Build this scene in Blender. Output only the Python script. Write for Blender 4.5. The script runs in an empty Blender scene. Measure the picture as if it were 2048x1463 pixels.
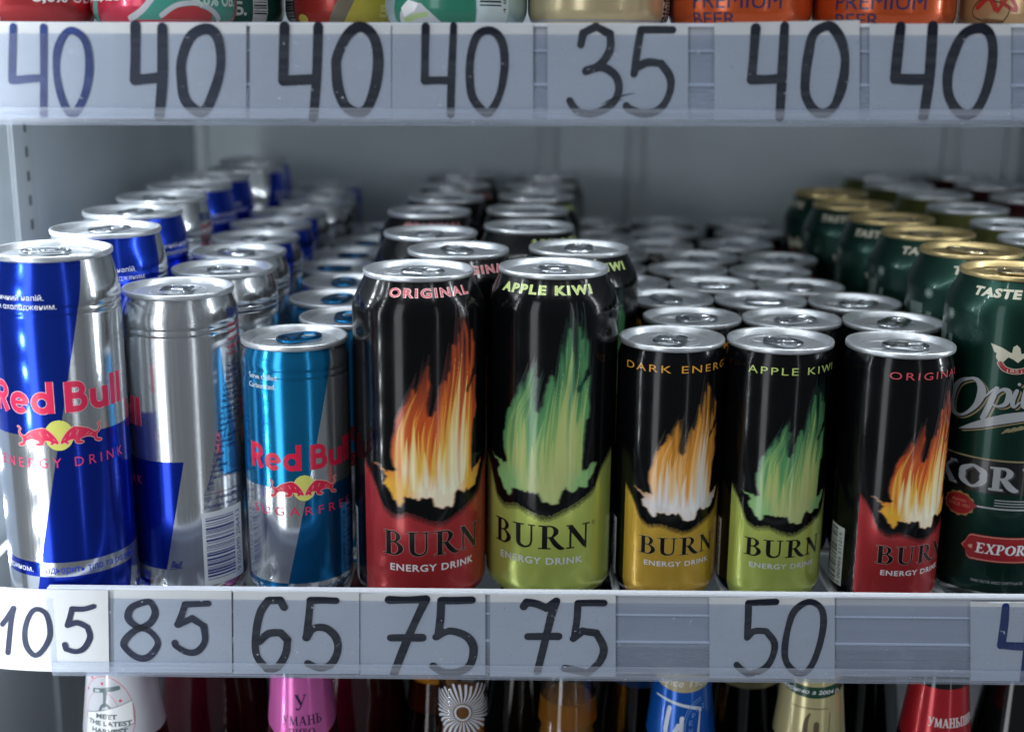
import bpy, bmesh, math, random
import numpy as np
from mathutils import Vector, Matrix
from mathutils.geometry import tessellate_polygon

# ------------------------------------------------------------------ camera, world, lamps
SC = bpy.context.scene
COL = SC.collection
MM = 0.001
R = math.radians
CAMZ = 0.27349
cam_d = bpy.data.cameras.new('camera')
cam = bpy.data.objects.new('camera', cam_d)
COL.objects.link(cam)
cam_d.sensor_width = 36.0
cam_d.lens = 2567.5 / 2048 * 36.0
cam_d.clip_start = 0.01
cam_d.clip_end = 50
cam.matrix_world = Matrix.Translation((0, 0, CAMZ)) @ Matrix.Rotation(R(90 - 13.984), 4, 'X') @ Matrix.Rotation(R(0.549), 4, 'Z')
cam_d.dof.use_dof = True
cam_d.dof.focus_distance = 0.615
cam_d.dof.aperture_fstop = 5.2
SC.camera = cam

W = bpy.data.worlds.new('World')
SC.world = W
W.use_nodes = True
W.node_tree.nodes['Background'].inputs[0].default_value = (0.585, 0.63, 0.685, 1)
W.node_tree.nodes['Background'].inputs[1].default_value = 0.18
SC.view_settings.view_transform = 'Standard'
SC.view_settings.look = 'None'
SC.view_settings.exposure = 0.0
SC.view_settings.gamma = 1.0
SC.cycles.use_denoising = True
SC.cycles.max_bounces = 10
SC.cycles.transparent_max_bounces = 16
SC.cycles.sample_clamp_indirect = 4.0
SC.cycles.blur_glossy = 0.3


def area_lamp(name, loc, direction, sx, sy, power, col):
    d = bpy.data.lights.new(name, 'AREA')
    d.shape = 'RECTANGLE'
    d.size, d.size_y = sx, sy
    d.energy = power
    d.color = col
    o = bpy.data.objects.new(name, d)
    COL.objects.link(o)
    o.location = loc
    o.rotation_euler = Vector(direction).to_track_quat('-Z', 'Y').to_euler()
    return o


# vertical LED strips on the left and right door posts of the cooler (one lamp per diode); the second left strip is added to brighten the inside
for side, x, y, z0, n, pw, dirx, diry in (('left', -0.264, 0.508, -0.262, 32, 0.017, 1, 0.8), ('left_fill', -0.286, 0.621, 0.010, 21, 0.085, 1, 0.35), ('right', 0.452, 0.560, 0.115, 18, 0.045, -1, 1.0)):
    dl = bpy.data.lights.new('led_diode_' + side, 'AREA')
    dl.shape = 'DISK'
    dl.size = 0.009
    dl.energy = pw
    dl.color = (0.90, 0.96, 1.0)
    for k in range(n):
        o = bpy.data.objects.new('led_diode', dl)
        COL.objects.link(o)
        o.location = (x, y, z0 + k * 0.027)
        o.rotation_euler = Vector((dirx, diry, 0)).to_track_quat('-Z', 'Y').to_euler()
# LED strip under the front edge of the upper shelf, behind its rail
dl = bpy.data.lights.new('led_diode_shelf', 'AREA')
dl.shape = 'DISK'
dl.size = 0.008
dl.energy = 0.026
dl.color = (0.90, 0.96, 1.0)
for k in range(19):
    o = bpy.data.objects.new('led_diode', dl)
    COL.objects.link(o)
    o.location = (-0.272 + k * 0.040, 0.570, 0.262)
    o.rotation_euler = Vector((0, 0.25, -1)).to_track_quat('-Z', 'Y').to_euler()
# unseen lights added behind the viewer to streak and brighten the silver cans
area_lamp('added_glint_light', (-0.80, -0.62, 0.25), (0.64, 1.24, 0), 0.34, 1.7, 6.6, (0.92, 0.96, 1.0))
area_lamp('added_glint_light', (0.95, -0.80, 0.25), (-0.9, 1.4, 0), 0.045, 1.7, 1.1, (0.92, 0.96, 1.0))
# round spotlights in the shop ceiling behind and above the viewer
CEIL = 2.6
for k in range(10):
    d = area_lamp('ceiling_spot', (-1.35 + (k % 5) * 0.68, -0.55 - (k // 5) * 0.9, 2.3), (0, 0.35, -1), 0.13, 0.13, CEIL, (0.90, 0.95, 1.0))
    d.data.shape = 'DISK'

# ------------------------------------------------------------------ materials


def lin(c):
    return tuple(((v / 255) / 12.92 if v / 255 <= 0.04045 else ((v / 255 + 0.055) / 1.055) ** 2.4) for v in c)


def mat(name, col=(200, 200, 200), metal=0.0, rough=0.4, coat=0.0, spec=0.5, attr=False, noise=0.0, nscale=80.0, bump=0.0, bscale=300.0,
        stretch=None, trans=0.0, ior=1.45, alpha=None, aniso=0.0, rnoise=0.0):
    m = bpy.data.materials.new(name)
    m.use_nodes = True
    nt = m.node_tree
    b = nt.nodes['Principled BSDF']
    c = lin(col)
    b.inputs['Base Color'].default_value = (*c, 1)
    b.inputs['Metallic'].default_value = metal
    b.inputs['Roughness'].default_value = rough
    b.inputs['Coat Weight'].default_value = coat
    b.inputs['Coat Roughness'].default_value = 0.08
    b.inputs['Specular IOR Level'].default_value = spec
    b.inputs['IOR'].default_value = ior
    b.inputs['Transmission Weight'].default_value = trans
    b.inputs['Anisotropic'].default_value = aniso
    if alpha is not None:
        b.inputs['Alpha'].default_value = alpha
    src = None
    if attr:
        a = nt.nodes.new('ShaderNodeAttribute')
        a.attribute_name = 'Col'
        src = a.outputs['Color']
    if noise or bump or rnoise:
        tc = nt.nodes.new('ShaderNodeTexCoord')
        mp = nt.nodes.new('ShaderNodeMapping')
        nt.links.new(tc.outputs['Object'], mp.inputs[0])
        if stretch:
            mp.inputs['Scale'].default_value = stretch
        n = nt.nodes.new('ShaderNodeTexNoise')
        n.inputs['Scale'].default_value = nscale
        n.inputs['Detail'].default_value = 5
        nt.links.new(mp.outputs[0], n.inputs['Vector'])
        if noise:
            mx = nt.nodes.new('ShaderNodeMix')
            mx.data_type = 'RGBA'
            mx.blend_type = 'MULTIPLY'
            mx.inputs[0].default_value = noise
            if src:
                nt.links.new(src, mx.inputs[6])
            else:
                mx.inputs[6].default_value = (*c, 1)
            rp = nt.nodes.new('ShaderNodeMapRange')
            rp.inputs[1].default_value = 0.3
            rp.inputs[2].default_value = 0.7
            rp.inputs[3].default_value = 0.35
            rp.inputs[4].default_value = 1.25
            nt.links.new(n.outputs['Fac'], rp.inputs[0])
            nt.links.new(rp.outputs[0], mx.inputs[7])
            src = mx.outputs[2]
        if rnoise:
            rr = nt.nodes.new('ShaderNodeMapRange')
            rr.inputs[1].default_value = 0.35
            rr.inputs[2].default_value = 0.65
            rr.inputs[3].default_value = max(0.02, rough - rnoise)
            rr.inputs[4].default_value = rough + rnoise
            nt.links.new(n.outputs['Fac'], rr.inputs[0])
            nt.links.new(rr.outputs[0], b.inputs['Roughness'])
        if bump:
            n2 = nt.nodes.new('ShaderNodeTexNoise')
            n2.inputs['Scale'].default_value = bscale
            n2.inputs['Detail'].default_value = 3
            nt.links.new(mp.outputs[0], n2.inputs['Vector'])
            bp = nt.nodes.new('ShaderNodeBump')
            bp.inputs['Strength'].default_value = bump
            bp.inputs['Distance'].default_value = 0.0004
            nt.links.new(n2.outputs['Fac'], bp.inputs['Height'])
            nt.links.new(bp.outputs[0], b.inputs['Normal'])
    if src:
        nt.links.new(src, b.inputs['Base Color'])
    return m


M = {}
M['can_silver'] = mat('can_silver', (218, 223, 228), 0.94, 0.17, rnoise=0.03, nscale=260, stretch=(3, 3, .06), aniso=0.4, noise=0.06)
M['lid'] = mat('lid_aluminium', (216, 220, 224), 0.8, 0.36, rnoise=0.06, nscale=180, bump=0.06, bscale=900)
M['lid_gold'] = mat('lid_gold', (206, 184, 132), 0.85, 0.36, rnoise=0.07, nscale=180)
M['tab'] = mat('tab_aluminium', (200, 205, 210), 1.0, 0.2)
M['tab_teal'] = mat('tab_teal', (28, 110, 160), 1.0, 0.24)
M['tab_gold'] = mat('tab_gold', (200, 185, 150), 1.0, 0.22)
M['black_can'] = mat('black_can_lacquer', (8, 9, 11), 0.15, 0.15, coat=0.08, spec=0.34, rnoise=0.04, nscale=55, bump=0.025, bscale=160)
M['green_can'] = mat('green_can_lacquer', (14, 52, 42), 0.7, 0.33, coat=0.25)
M['print'] = mat('label_ink', attr=True, metal=0.0, rough=0.28, coat=0.3)
M['flame'] = mat('flame_ink', attr=True, metal=0.0, rough=0.24, coat=0.4, noise=0.08, nscale=420, stretch=(1, 1, .12))
M['foil'] = mat('foil_ink', attr=True, metal=0.85, rough=0.19, coat=0.2, rnoise=0.02, nscale=60)
M['satin'] = mat('satin_ink', attr=True, metal=0.42, rough=0.26, coat=0.35, noise=0.12, nscale=30)
M['neck_foil'] = mat('neck_label_foil', attr=True, metal=0.4, rough=0.22, coat=0.4, bump=0.05, bscale=140)
M['marker'] = mat('marker_ink', attr=True, rough=0.5, spec=0.3, noise=0.45, nscale=130)
M['paper'] = mat('tag_paper', (214, 217, 220), rough=0.75, spec=0.2, noise=0.1, nscale=25, bump=0.3, bscale=120)
M['liner'] = mat('cooler_liner', (188, 198, 204), rough=0.42, spec=0.4, noise=0.16, nscale=9)
M['upright'] = mat('upright_steel', (176, 184, 190), 0.0, 0.5)
M['slot'] = mat('slot_dark', (70, 78, 84), rough=0.7)
M['wire'] = mat('white_wire', (214, 218, 222), rough=0.35, coat=0.2)
M['beam'] = mat('shelf_beam_paint', (150, 160, 175), rough=0.35)
M['shelf'] = mat('shelf_sheet', (205, 208, 212), rough=0.45)
M['led_post'] = mat('post_plastic', (200, 205, 208), rough=0.4)


def clear_plastic(name, tint, face, rough, gl):
    """thin clear PVC: mostly see-through, a little milky, glossy"""
    m = bpy.data.materials.new(name)
    m.use_nodes = True
    nt = m.node_tree
    nt.nodes.remove(nt.nodes['Principled BSDF'])
    out = nt.nodes['Material Output']
    tr = nt.nodes.new('ShaderNodeBsdfTransparent')
    tr.inputs[0].default_value = (*lin(tint), 1)
    df = nt.nodes.new('ShaderNodeBsdfPrincipled')
    df.inputs['Base Color'].default_value = (*lin(face), 1)
    df.inputs['Roughness'].default_value = rough
    m1 = nt.nodes.new('ShaderNodeMixShader')
    tc = nt.nodes.new('ShaderNodeTexCoord')
    mp = nt.nodes.new('ShaderNodeMapping')
    mp.inputs['Scale'].default_value = (0.15, 1, 6)
    nt.links.new(tc.outputs['Object'], mp.inputs[0])
    n = nt.nodes.new('ShaderNodeTexNoise')
    n.inputs['Scale'].default_value = 90
    n.inputs['Detail'].default_value = 6
    nt.links.new(mp.outputs[0], n.inputs['Vector'])
    rp = nt.nodes.new('ShaderNodeMapRange')
    rp.inputs[1].default_value = 0.35
    rp.inputs[2].default_value = 0.75
    rp.inputs[3].default_value = gl * 0.6
    rp.inputs[4].default_value = gl * 1.5
    nt.links.new(n.outputs['Fac'], rp.inputs[0])
    sp = nt.nodes.new('ShaderNodeTexNoise')
    sp.inputs['Scale'].default_value = 520
    sp.inputs['Detail'].default_value = 1
    nt.links.new(tc.outputs['Object'], sp.inputs['Vector'])
    sr = nt.nodes.new('ShaderNodeMapRange')
    sr.inputs[1].default_value = 0.73
    sr.inputs[2].default_value = 0.80
    sr.inputs[4].default_value = 0.6
    nt.links.new(sp.outputs['Fac'], sr.inputs[0])
    ad = nt.nodes.new('ShaderNodeMath')
    ad.operation = 'ADD'
    nt.links.new(rp.outputs[0], ad.inputs[0])
    nt.links.new(sr.outputs[0], ad.inputs[1])
    rp = ad
    ge = nt.nodes.new('ShaderNodeNewGeometry')
    inv = nt.nodes.new('ShaderNodeMath')
    inv.operation = 'SUBTRACT'
    inv.inputs[0].default_value = 1.0
    nt.links.new(ge.outputs['Backfacing'], inv.inputs[1])
    k1 = nt.nodes.new('ShaderNodeMath')
    k1.operation = 'MULTIPLY'
    nt.links.new(rp.outputs[0], k1.inputs[0])
    nt.links.new(inv.outputs[0], k1.inputs[1])
    nt.links.new(k1.outputs[0], m1.inputs[0])
    nt.links.new(tr.outputs[0], m1.inputs[1])
    nt.links.new(df.outputs[0], m1.inputs[2])
    gls = nt.nodes.new('ShaderNodeBsdfGlossy')
    gls.inputs['Roughness'].default_value = 0.12
    fr = nt.nodes.new('ShaderNodeFresnel')
    fr.inputs[0].default_value = 1.45
    m2 = nt.nodes.new('ShaderNodeMixShader')
    k2 = nt.nodes.new('ShaderNodeMath')
    k2.operation = 'MULTIPLY'
    nt.links.new(fr.outputs[0], k2.inputs[0])
    nt.links.new(inv.outputs[0], k2.inputs[1])
    nt.links.new(k2.outputs[0], m2.inputs[0])
    nt.links.new(m1.outputs[0], m2.inputs[1])
    nt.links.new(gls.outputs[0], m2.inputs[2])
    nt.links.new(m2.outputs[0], out.inputs[0])
    return m


M['cover'] = clear_plastic('rail_clear_cover', (240, 243, 248), (205, 212, 222), 0.25, 0.05)
M['lip'] = clear_plastic('rail_clear_lip', (240, 244, 250), (210, 218, 234), 0.2, 0.33)
M['rail_back'] = mat('rail_back_plastic', (188, 193, 202), rough=0.3, noise=0.1, nscale=40, stretch=(.2, 1, 6))
M['rib'] = mat('rail_rib_plastic', (228, 233, 242), rough=0.25)
M['rail_clear'] = mat('rail_clear_skirt', (232, 237, 245), rough=0.20, trans=0.62, ior=1.25, rnoise=0.12, nscale=60, stretch=(.1, 1, 8))


def glass(name, col, rough=0.03, trans=1.0):
    return mat(name, col, rough=rough, trans=trans, ior=1.5)


M['glass_clear'] = glass('bottle_clear_glass', (235, 238, 236))
M['glass_brown'] = glass('bottle_brown_glass', (96, 52, 22))
M['glass_dark'] = mat('bottle_dark_glass', (10, 12, 12), rough=0.08, coat=0.5)
M['wine'] = mat('bottle_red_wine_glass', (56, 6, 20), rough=0.07, coat=0.6)
M['beer'] = mat('amber_liquid', (232, 156, 50), rough=0.05, trans=0.55, ior=1.33)

# ------------------------------------------------------------------ object helpers


def link(o, parent=None):
    COL.objects.link(o)
    if parent:
        o.parent = parent
    return o


def setp(o, label=None, cat=None, group=None, kind=None):
    if label: o['label'] = label
    if cat: o['category'] = cat
    if group: o['group'] = group
    if kind: o['kind'] = kind
    return o


def empty(name, loc=(0, 0, 0), rz=0.0):
    o = bpy.data.objects.new(name, None)
    o.empty_display_size = 0.02
    o.location = loc
    o.rotation_euler = (0, 0, rz)
    return link(o)


def mesh_obj(name, verts, faces, material, parent=None, smooth=False):
    me = bpy.data.meshes.new(name)
    me.from_pydata([tuple(v) for v in verts], [], faces)
    me.materials.append(material)
    if smooth:
        me.polygons.foreach_set('use_smooth', [True] * len(me.polygons))
    me.update()
    return link(bpy.data.objects.new(name, me), parent)


def lathe(name, prof, material, parent=None, seg=80, rings_sharp=35, top=True, bottom=True):
    """prof: (r, z) in mm, listed from bottom to top (outside)"""
    vs, fs = [], []
    n = len(prof)
    for r, z in prof:
        for k in range(seg):
            a = 2 * math.pi * k / seg
            vs.append((r * MM * math.sin(a), -r * MM * math.cos(a), z * MM))
    for i in range(n - 1):
        for k in range(seg):
            k2 = (k + 1) % seg
            fs.append((i * seg + k, i * seg + k2, (i + 1) * seg + k2, (i + 1) * seg + k))
    if bottom and prof[0][0] > 0.01:
        fs.append(tuple(reversed(range(seg))))
    if top and prof[-1][0] > 0.01:
        fs.append(tuple((n - 1) * seg + k for k in range(seg)))
    o = mesh_obj(name, vs, fs, material, parent, True)
    o.data.set_sharp_from_angle(angle=R(rings_sharp))
    return o


def box_data(x0, x1, y0, y1, z0, z1, bev=0.0):
    bm = bmesh.new()
    bmesh.ops.create_cube(bm, size=1)
    for v in bm.verts:
        v.co = Vector(((x0 + x1) / 2 + v.co.x * (x1 - x0), (y0 + y1) / 2 + v.co.y * (y1 - y0), (z0 + z1) / 2 + v.co.z * (z1 - z0))) * MM
    if bev:
        bmesh.ops.bevel(bm, geom=bm.edges[:], offset=bev * MM, segments=2, affect='EDGES')
    return bm


def box(name, x0, x1, y0, y1, z0, z1, material, parent=None, bev=0.0):
    bm = box_data(x0, x1, y0, y1, z0, z1, bev)
    me = bpy.data.meshes.new(name)
    bm.to_mesh(me)
    bm.free()
    me.materials.append(material)
    return link(bpy.data.objects.new(name, me), parent)


def tube_data(pts, r, seg=10, closed=False):
    """pts in mm"""
    vs, fs = [], []
    P = [Vector(p) for p in pts]
    n = len(P)
    up = Vector((0, 0, 1))
    for i, p in enumerate(P):
        a = P[(i - 1) % n] if (closed or i > 0) else p
        b = P[(i + 1) % n] if (closed or i < n - 1) else p
        t = (b - a).normalized()
        u = up if abs(t.dot(up)) < 0.95 else Vector((1, 0, 0))
        s = t.cross(u).normalized()
        w = s.cross(t)
        for k in range(seg):
            an = 2 * math.pi * k / seg
            vs.append((p + (s * math.cos(an) + w * math.sin(an)) * r) * MM)
    m = n if closed else n - 1
    for i in range(m):
        i2 = (i + 1) % n
        for k in range(seg):
            k2 = (k + 1) % seg
            fs.append((i * seg + k, i2 * seg + k, i2 * seg + k2, i * seg + k2))
    if not closed:
        fs.append(tuple(range(seg)))
        fs.append(tuple((n - 1) * seg + k for k in reversed(range(seg))))
    return vs, fs


def tube(name, pts, r, material, parent=None, seg=10, closed=False):
    v, f = tube_data(pts, r, seg, closed)
    return mesh_obj(name, v, f, material, parent, True)


def catmull(pts, per=6, closed=False):
    n = len(pts)
    if n < 3:
        return list(pts)
    out = []
    rng = range(n) if closed else range(n - 1)
    for i in rng:
        p0 = pts[(i - 1) % n] if (closed or i > 0) else pts[i]
        p1, p2 = pts[i], pts[(i + 1) % n]
        p3 = pts[(i + 2) % n] if (closed or i + 2 < n) else p2
        for k in range(per):
            t = k / per
            out.append(tuple(0.5 * ((2 * b) + (c - a) * t + (2 * a - 5 * b + 4 * c - d) * t * t + (3 * b - a - 3 * c + d) * t ** 3)
                             for a, b, c, d in zip(p0, p1, p2, p3)))
    if not closed:
        out.append(tuple(pts[-1]))
    return out


# ------------------------------------------------------------------ printed artwork (thin layers of ink on a surface)
TEXT_CACHE = {}


def text_mesh(s, bold=0.0, shear=0.0, space=1.0):
    key = (s, bold, shear, space)
    if key not in TEXT_CACHE:
        c = bpy.data.curves.new('text', 'FONT')
        c.body = s
        c.resolution_u = 3
        c.offset = bold
        c.shear = shear
        c.space_character = space
        o = bpy.data.objects.new('text', c)
        me = bpy.data.meshes.new_from_object(o)
        v = [(p.co.x, p.co.y) for p in me.vertices]
        f = [tuple(p.vertices) for p in me.polygons]
        bpy.data.objects.remove(o)
        bpy.data.meshes.remove(me)
        TEXT_CACHE[key] = (v, f)
    return TEXT_CACHE[key]


class Print:
    """flat shapes in mm (s along the surface, z up), each with colour and layer"""

    def __init__(self):
        self.v, self.c, self.f = [], [], []
        self.tick = 0.0

    def _add(self, pts, faces, col, layer):
        b = len(self.v)
        self.tick += 0.0006
        L = layer * 0.03 + (self.tick % 0.028)
        for p in pts:
            self.v.append((p[0], p[1], L))
            self.c.append(col(p[0], p[1]) if callable(col) else col)
        self.f += [tuple(b + i for i in f) for f in faces]

    def poly(self, loop, col, layer=0, holes=()):
        loops = [[Vector((x, y, 0)) for x, y in loop]] + [[Vector((x, y, 0)) for x, y in h] for h in holes]
        flat = [p for l in loops for p in l]
        tris = tessellate_polygon(loops)
        fs = []
        for t in tris:
            a, b, c = (flat[i] for i in t)
            cr = (b - a).cross(c - a).z
            if abs(cr) < 1e-9: continue
            fs.append(tuple(t) if cr > 0 else tuple(reversed(t)))
        self._add([(p.x, p.y) for p in flat], fs, col, layer)

    def rect(self, x0, x1, y0, y1, col, layer=0):
        self._add([(x0, y0), (x1, y0), (x1, y1), (x0, y1)], [(0, 1, 2, 3)], col, layer)

    def stroke(self, pts, w, col, layer=0, smooth=True, closed=False, cap=True, per=6, split=None):
        if split and len(pts) > 2 and not closed:
            # break at sharp corners so that they stay corners
            for i in range(1, len(pts) - 1):
                a = Vector(pts[i]) - Vector(pts[i - 1])
                b = Vector(pts[i + 1]) - Vector(pts[i])
                if a.length > 1e-6 and b.length > 1e-6 and a.angle(b) > R(split):
                    self.stroke(pts[:i + 1], w, col, layer, smooth, False, cap, per, split)
                    self.stroke(pts[i:], w, col, layer, smooth, False, cap, per, split)
                    return
        n0 = len(pts)
        ws = list(w) if isinstance(w, (list, tuple)) else [w] * n0
        q = [(p[0], p[1], ww) for p, ww in zip(pts, ws)]
        if smooth and n0 > 2:
            q = catmull(q, per, closed)
        vs, fs = [], []
        n = len(q)
        for i in range(n):
            a = q[(i - 1) % n] if (closed or i > 0) else q[i]
            b = q[(i + 1) % n] if (closed or i < n - 1) else q[i]
            dx, dy = b[0] - a[0], b[1] - a[1]
            L = math.hypot(dx, dy) or 1e-9
            nx, ny = -dy / L, dx / L
            h = max(q[i][2], 0.01) / 2
            vs.append((q[i][0] + nx * h, q[i][1] + ny * h))
            vs.append((q[i][0] - nx * h, q[i][1] - ny * h))
        m = n if closed else n - 1
        for i in range(m):
            j = (i + 1) % n
            fs.append((2 * i, 2 * i + 1, 2 * j + 1, 2 * j))
        if cap and not closed:
            for end in (0, n - 1):
                c0 = q[end]
                o = q[1] if end == 0 else q[n - 2]
                ang = math.atan2(c0[1] - o[1], c0[0] - o[0])
                h = max(c0[2], 0.01) / 2
                base = len(vs)
                K = 6
                for k in range(K + 1):
                    t = ang - math.pi / 2 + math.pi * k / K
                    vs.append((c0[0] + h * math.cos(t), c0[1] + h * math.sin(t)))
                fs.append(tuple(base + k for k in range(K + 1)))
        self._add(vs, fs, col, layer)

    def ellipse(self, cx, cy, rx, ry, col, layer=0, n=40, hole=0.0):
        lp = [(cx + rx * math.cos(2 * math.pi * k / n), cy + ry * math.sin(2 * math.pi * k / n)) for k in range(n)]
        hs = []
        if hole:
            hs = [[(cx + rx * hole * math.cos(-2 * math.pi * k / n), cy + ry * hole * math.sin(-2 * math.pi * k / n)) for k in range(n)]]
        self.poly(lp, col, layer, hs)

    def text(self, s, x0, x1, z0, z1, col, layer=0, bold=0.0, shear=0.0, space=1.0, rot=0.0):
        v, f = text_mesh(s, bold, shear, space)
        if not v: return
        ax, bx = min(p[0] for p in v), max(p[0] for p in v)
        az, bz = min(p[1] for p in v), max(p[1] for p in v)
        pts = []
        for x, y in v:
            u, t = (x - ax) / (bx - ax), (y - az) / (bz - az)
            if rot:   # reading upwards
                pts.append((x1 - t * (x1 - x0), z0 + u * (z1 - z0)))
            else:
                pts.append((x0 + u * (x1 - x0), z0 + t * (z1 - z0)))
        self._add(pts, f, col, layer)

    def build(self, name, material, parent, mapping, scuts=(), zcuts=()):
        bm = bmesh.new()
        lay = bm.verts.layers.float_color.new('Col')
        bv = []
        for p, c in zip(self.v, self.c):
            v = bm.verts.new(p)
            v[lay] = (*lin(c), 1.0)
            bv.append(v)
        for f in self.f:
            try:
                bm.faces.new([bv[i] for i in f])
            except ValueError:
                pass
        xs = [p[0] for p in self.v]
        zs = [p[1] for p in self.v]
        for cuts, ax, lo, hi in ((scuts, 0, min(xs), max(xs)), (zcuts, 1, min(zs), max(zs))):
            for t in cuts:
                if lo < t < hi:
                    co = (t, 0, 0) if ax == 0 else (0, t, 0)
                    no = (1, 0, 0) if ax == 0 else (0, 1, 0)
                    bmesh.ops.bisect_plane(bm, geom=bm.verts[:] + bm.edges[:] + bm.faces[:], dist=1e-7, plane_co=co, plane_no=no)
        nrm = []
        bm.verts.ensure_lookup_table()
        for v in bm.verts:
            p, n = mapping(v.co.x, v.co.y, v.co.z)
            v.co = p
            nrm.append(n)
        me = bpy.data.meshes.new(name)
        bm.to_mesh(me)
        bm.free()
        me.materials.append(material)
        me.polygons.foreach_set('use_smooth', [True] * len(me.polygons))
        me.normals_split_custom_set_from_vertices([tuple(n) for n in nrm])
        me.update()
        return link(bpy.data.objects.new(name, me), parent)


class Round:
    """a surface of revolution that artwork is wrapped on"""

    def __init__(self, prof, R0):
        self.p = sorted((z, r) for r, z in prof)
        self.R0 = R0
        self.k = R0 * math.pi / 180      # mm per degree

    def rz(self, z):
        p = self.p
        if z <= p[0][0]: return p[0][1], 0.0
        for (a, ra), (b, rb) in zip(p, p[1:]):
            if z <= b:
                t = (z - a) / (b - a) if b > a else 0
                return ra + (rb - ra) * t, (rb - ra) / max(b - a, 1e-6)
        return p[-1][1], 0.0

    def map(self, s, z, L):
        th = s / self.R0
        r, _ = self.rz(z)
        r1, _ = self.rz(z + 0.8)
        r0, _ = self.rz(z - 0.8)
        sl = (r1 - r0) / 1.6
        rr = r + 0.05 + L
        n = Vector((math.sin(th), -math.cos(th), -sl)).normalized()
        return Vector((rr * math.sin(th), -rr * math.cos(th), z)) * MM, n

    def build(self, pr, name, material, parent):
        step = 3.0 * self.k
        xs = [p[0] for p in pr.v]
        lo, hi = min(xs), max(xs)
        sc = [step * i for i in range(int(lo / step) - 1, int(hi / step) + 2)]
        return pr.build(name, material, parent, self.map, sc, [z for z, r in self.p])


def flat_map(y):
    def f(x, z, L):
        return Vector((x, y - 0.06 - L, z)) * MM, Vector((0, -1, 0))
    return f


# ---- serif capitals drawn as pen strokes on a unit square: (points, widths)
SER = 0.055


def G_stem(x, y0=0.0, y1=1.0, w=0.2, top=True, bot=True, ex=0.14):
    o = [([(x, y0), (x, y1)], [w, w])]
    if top: o.append(([(x - w / 2 - ex, y1 - SER / 2), (x + w / 2 + ex, y1 - SER / 2)], [SER, SER]))
    if bot: o.append(([(x - w / 2 - ex, y0 + SER / 2), (x + w / 2 + ex, y0 + SER / 2)], [SER, SER]))
    return o


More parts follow.
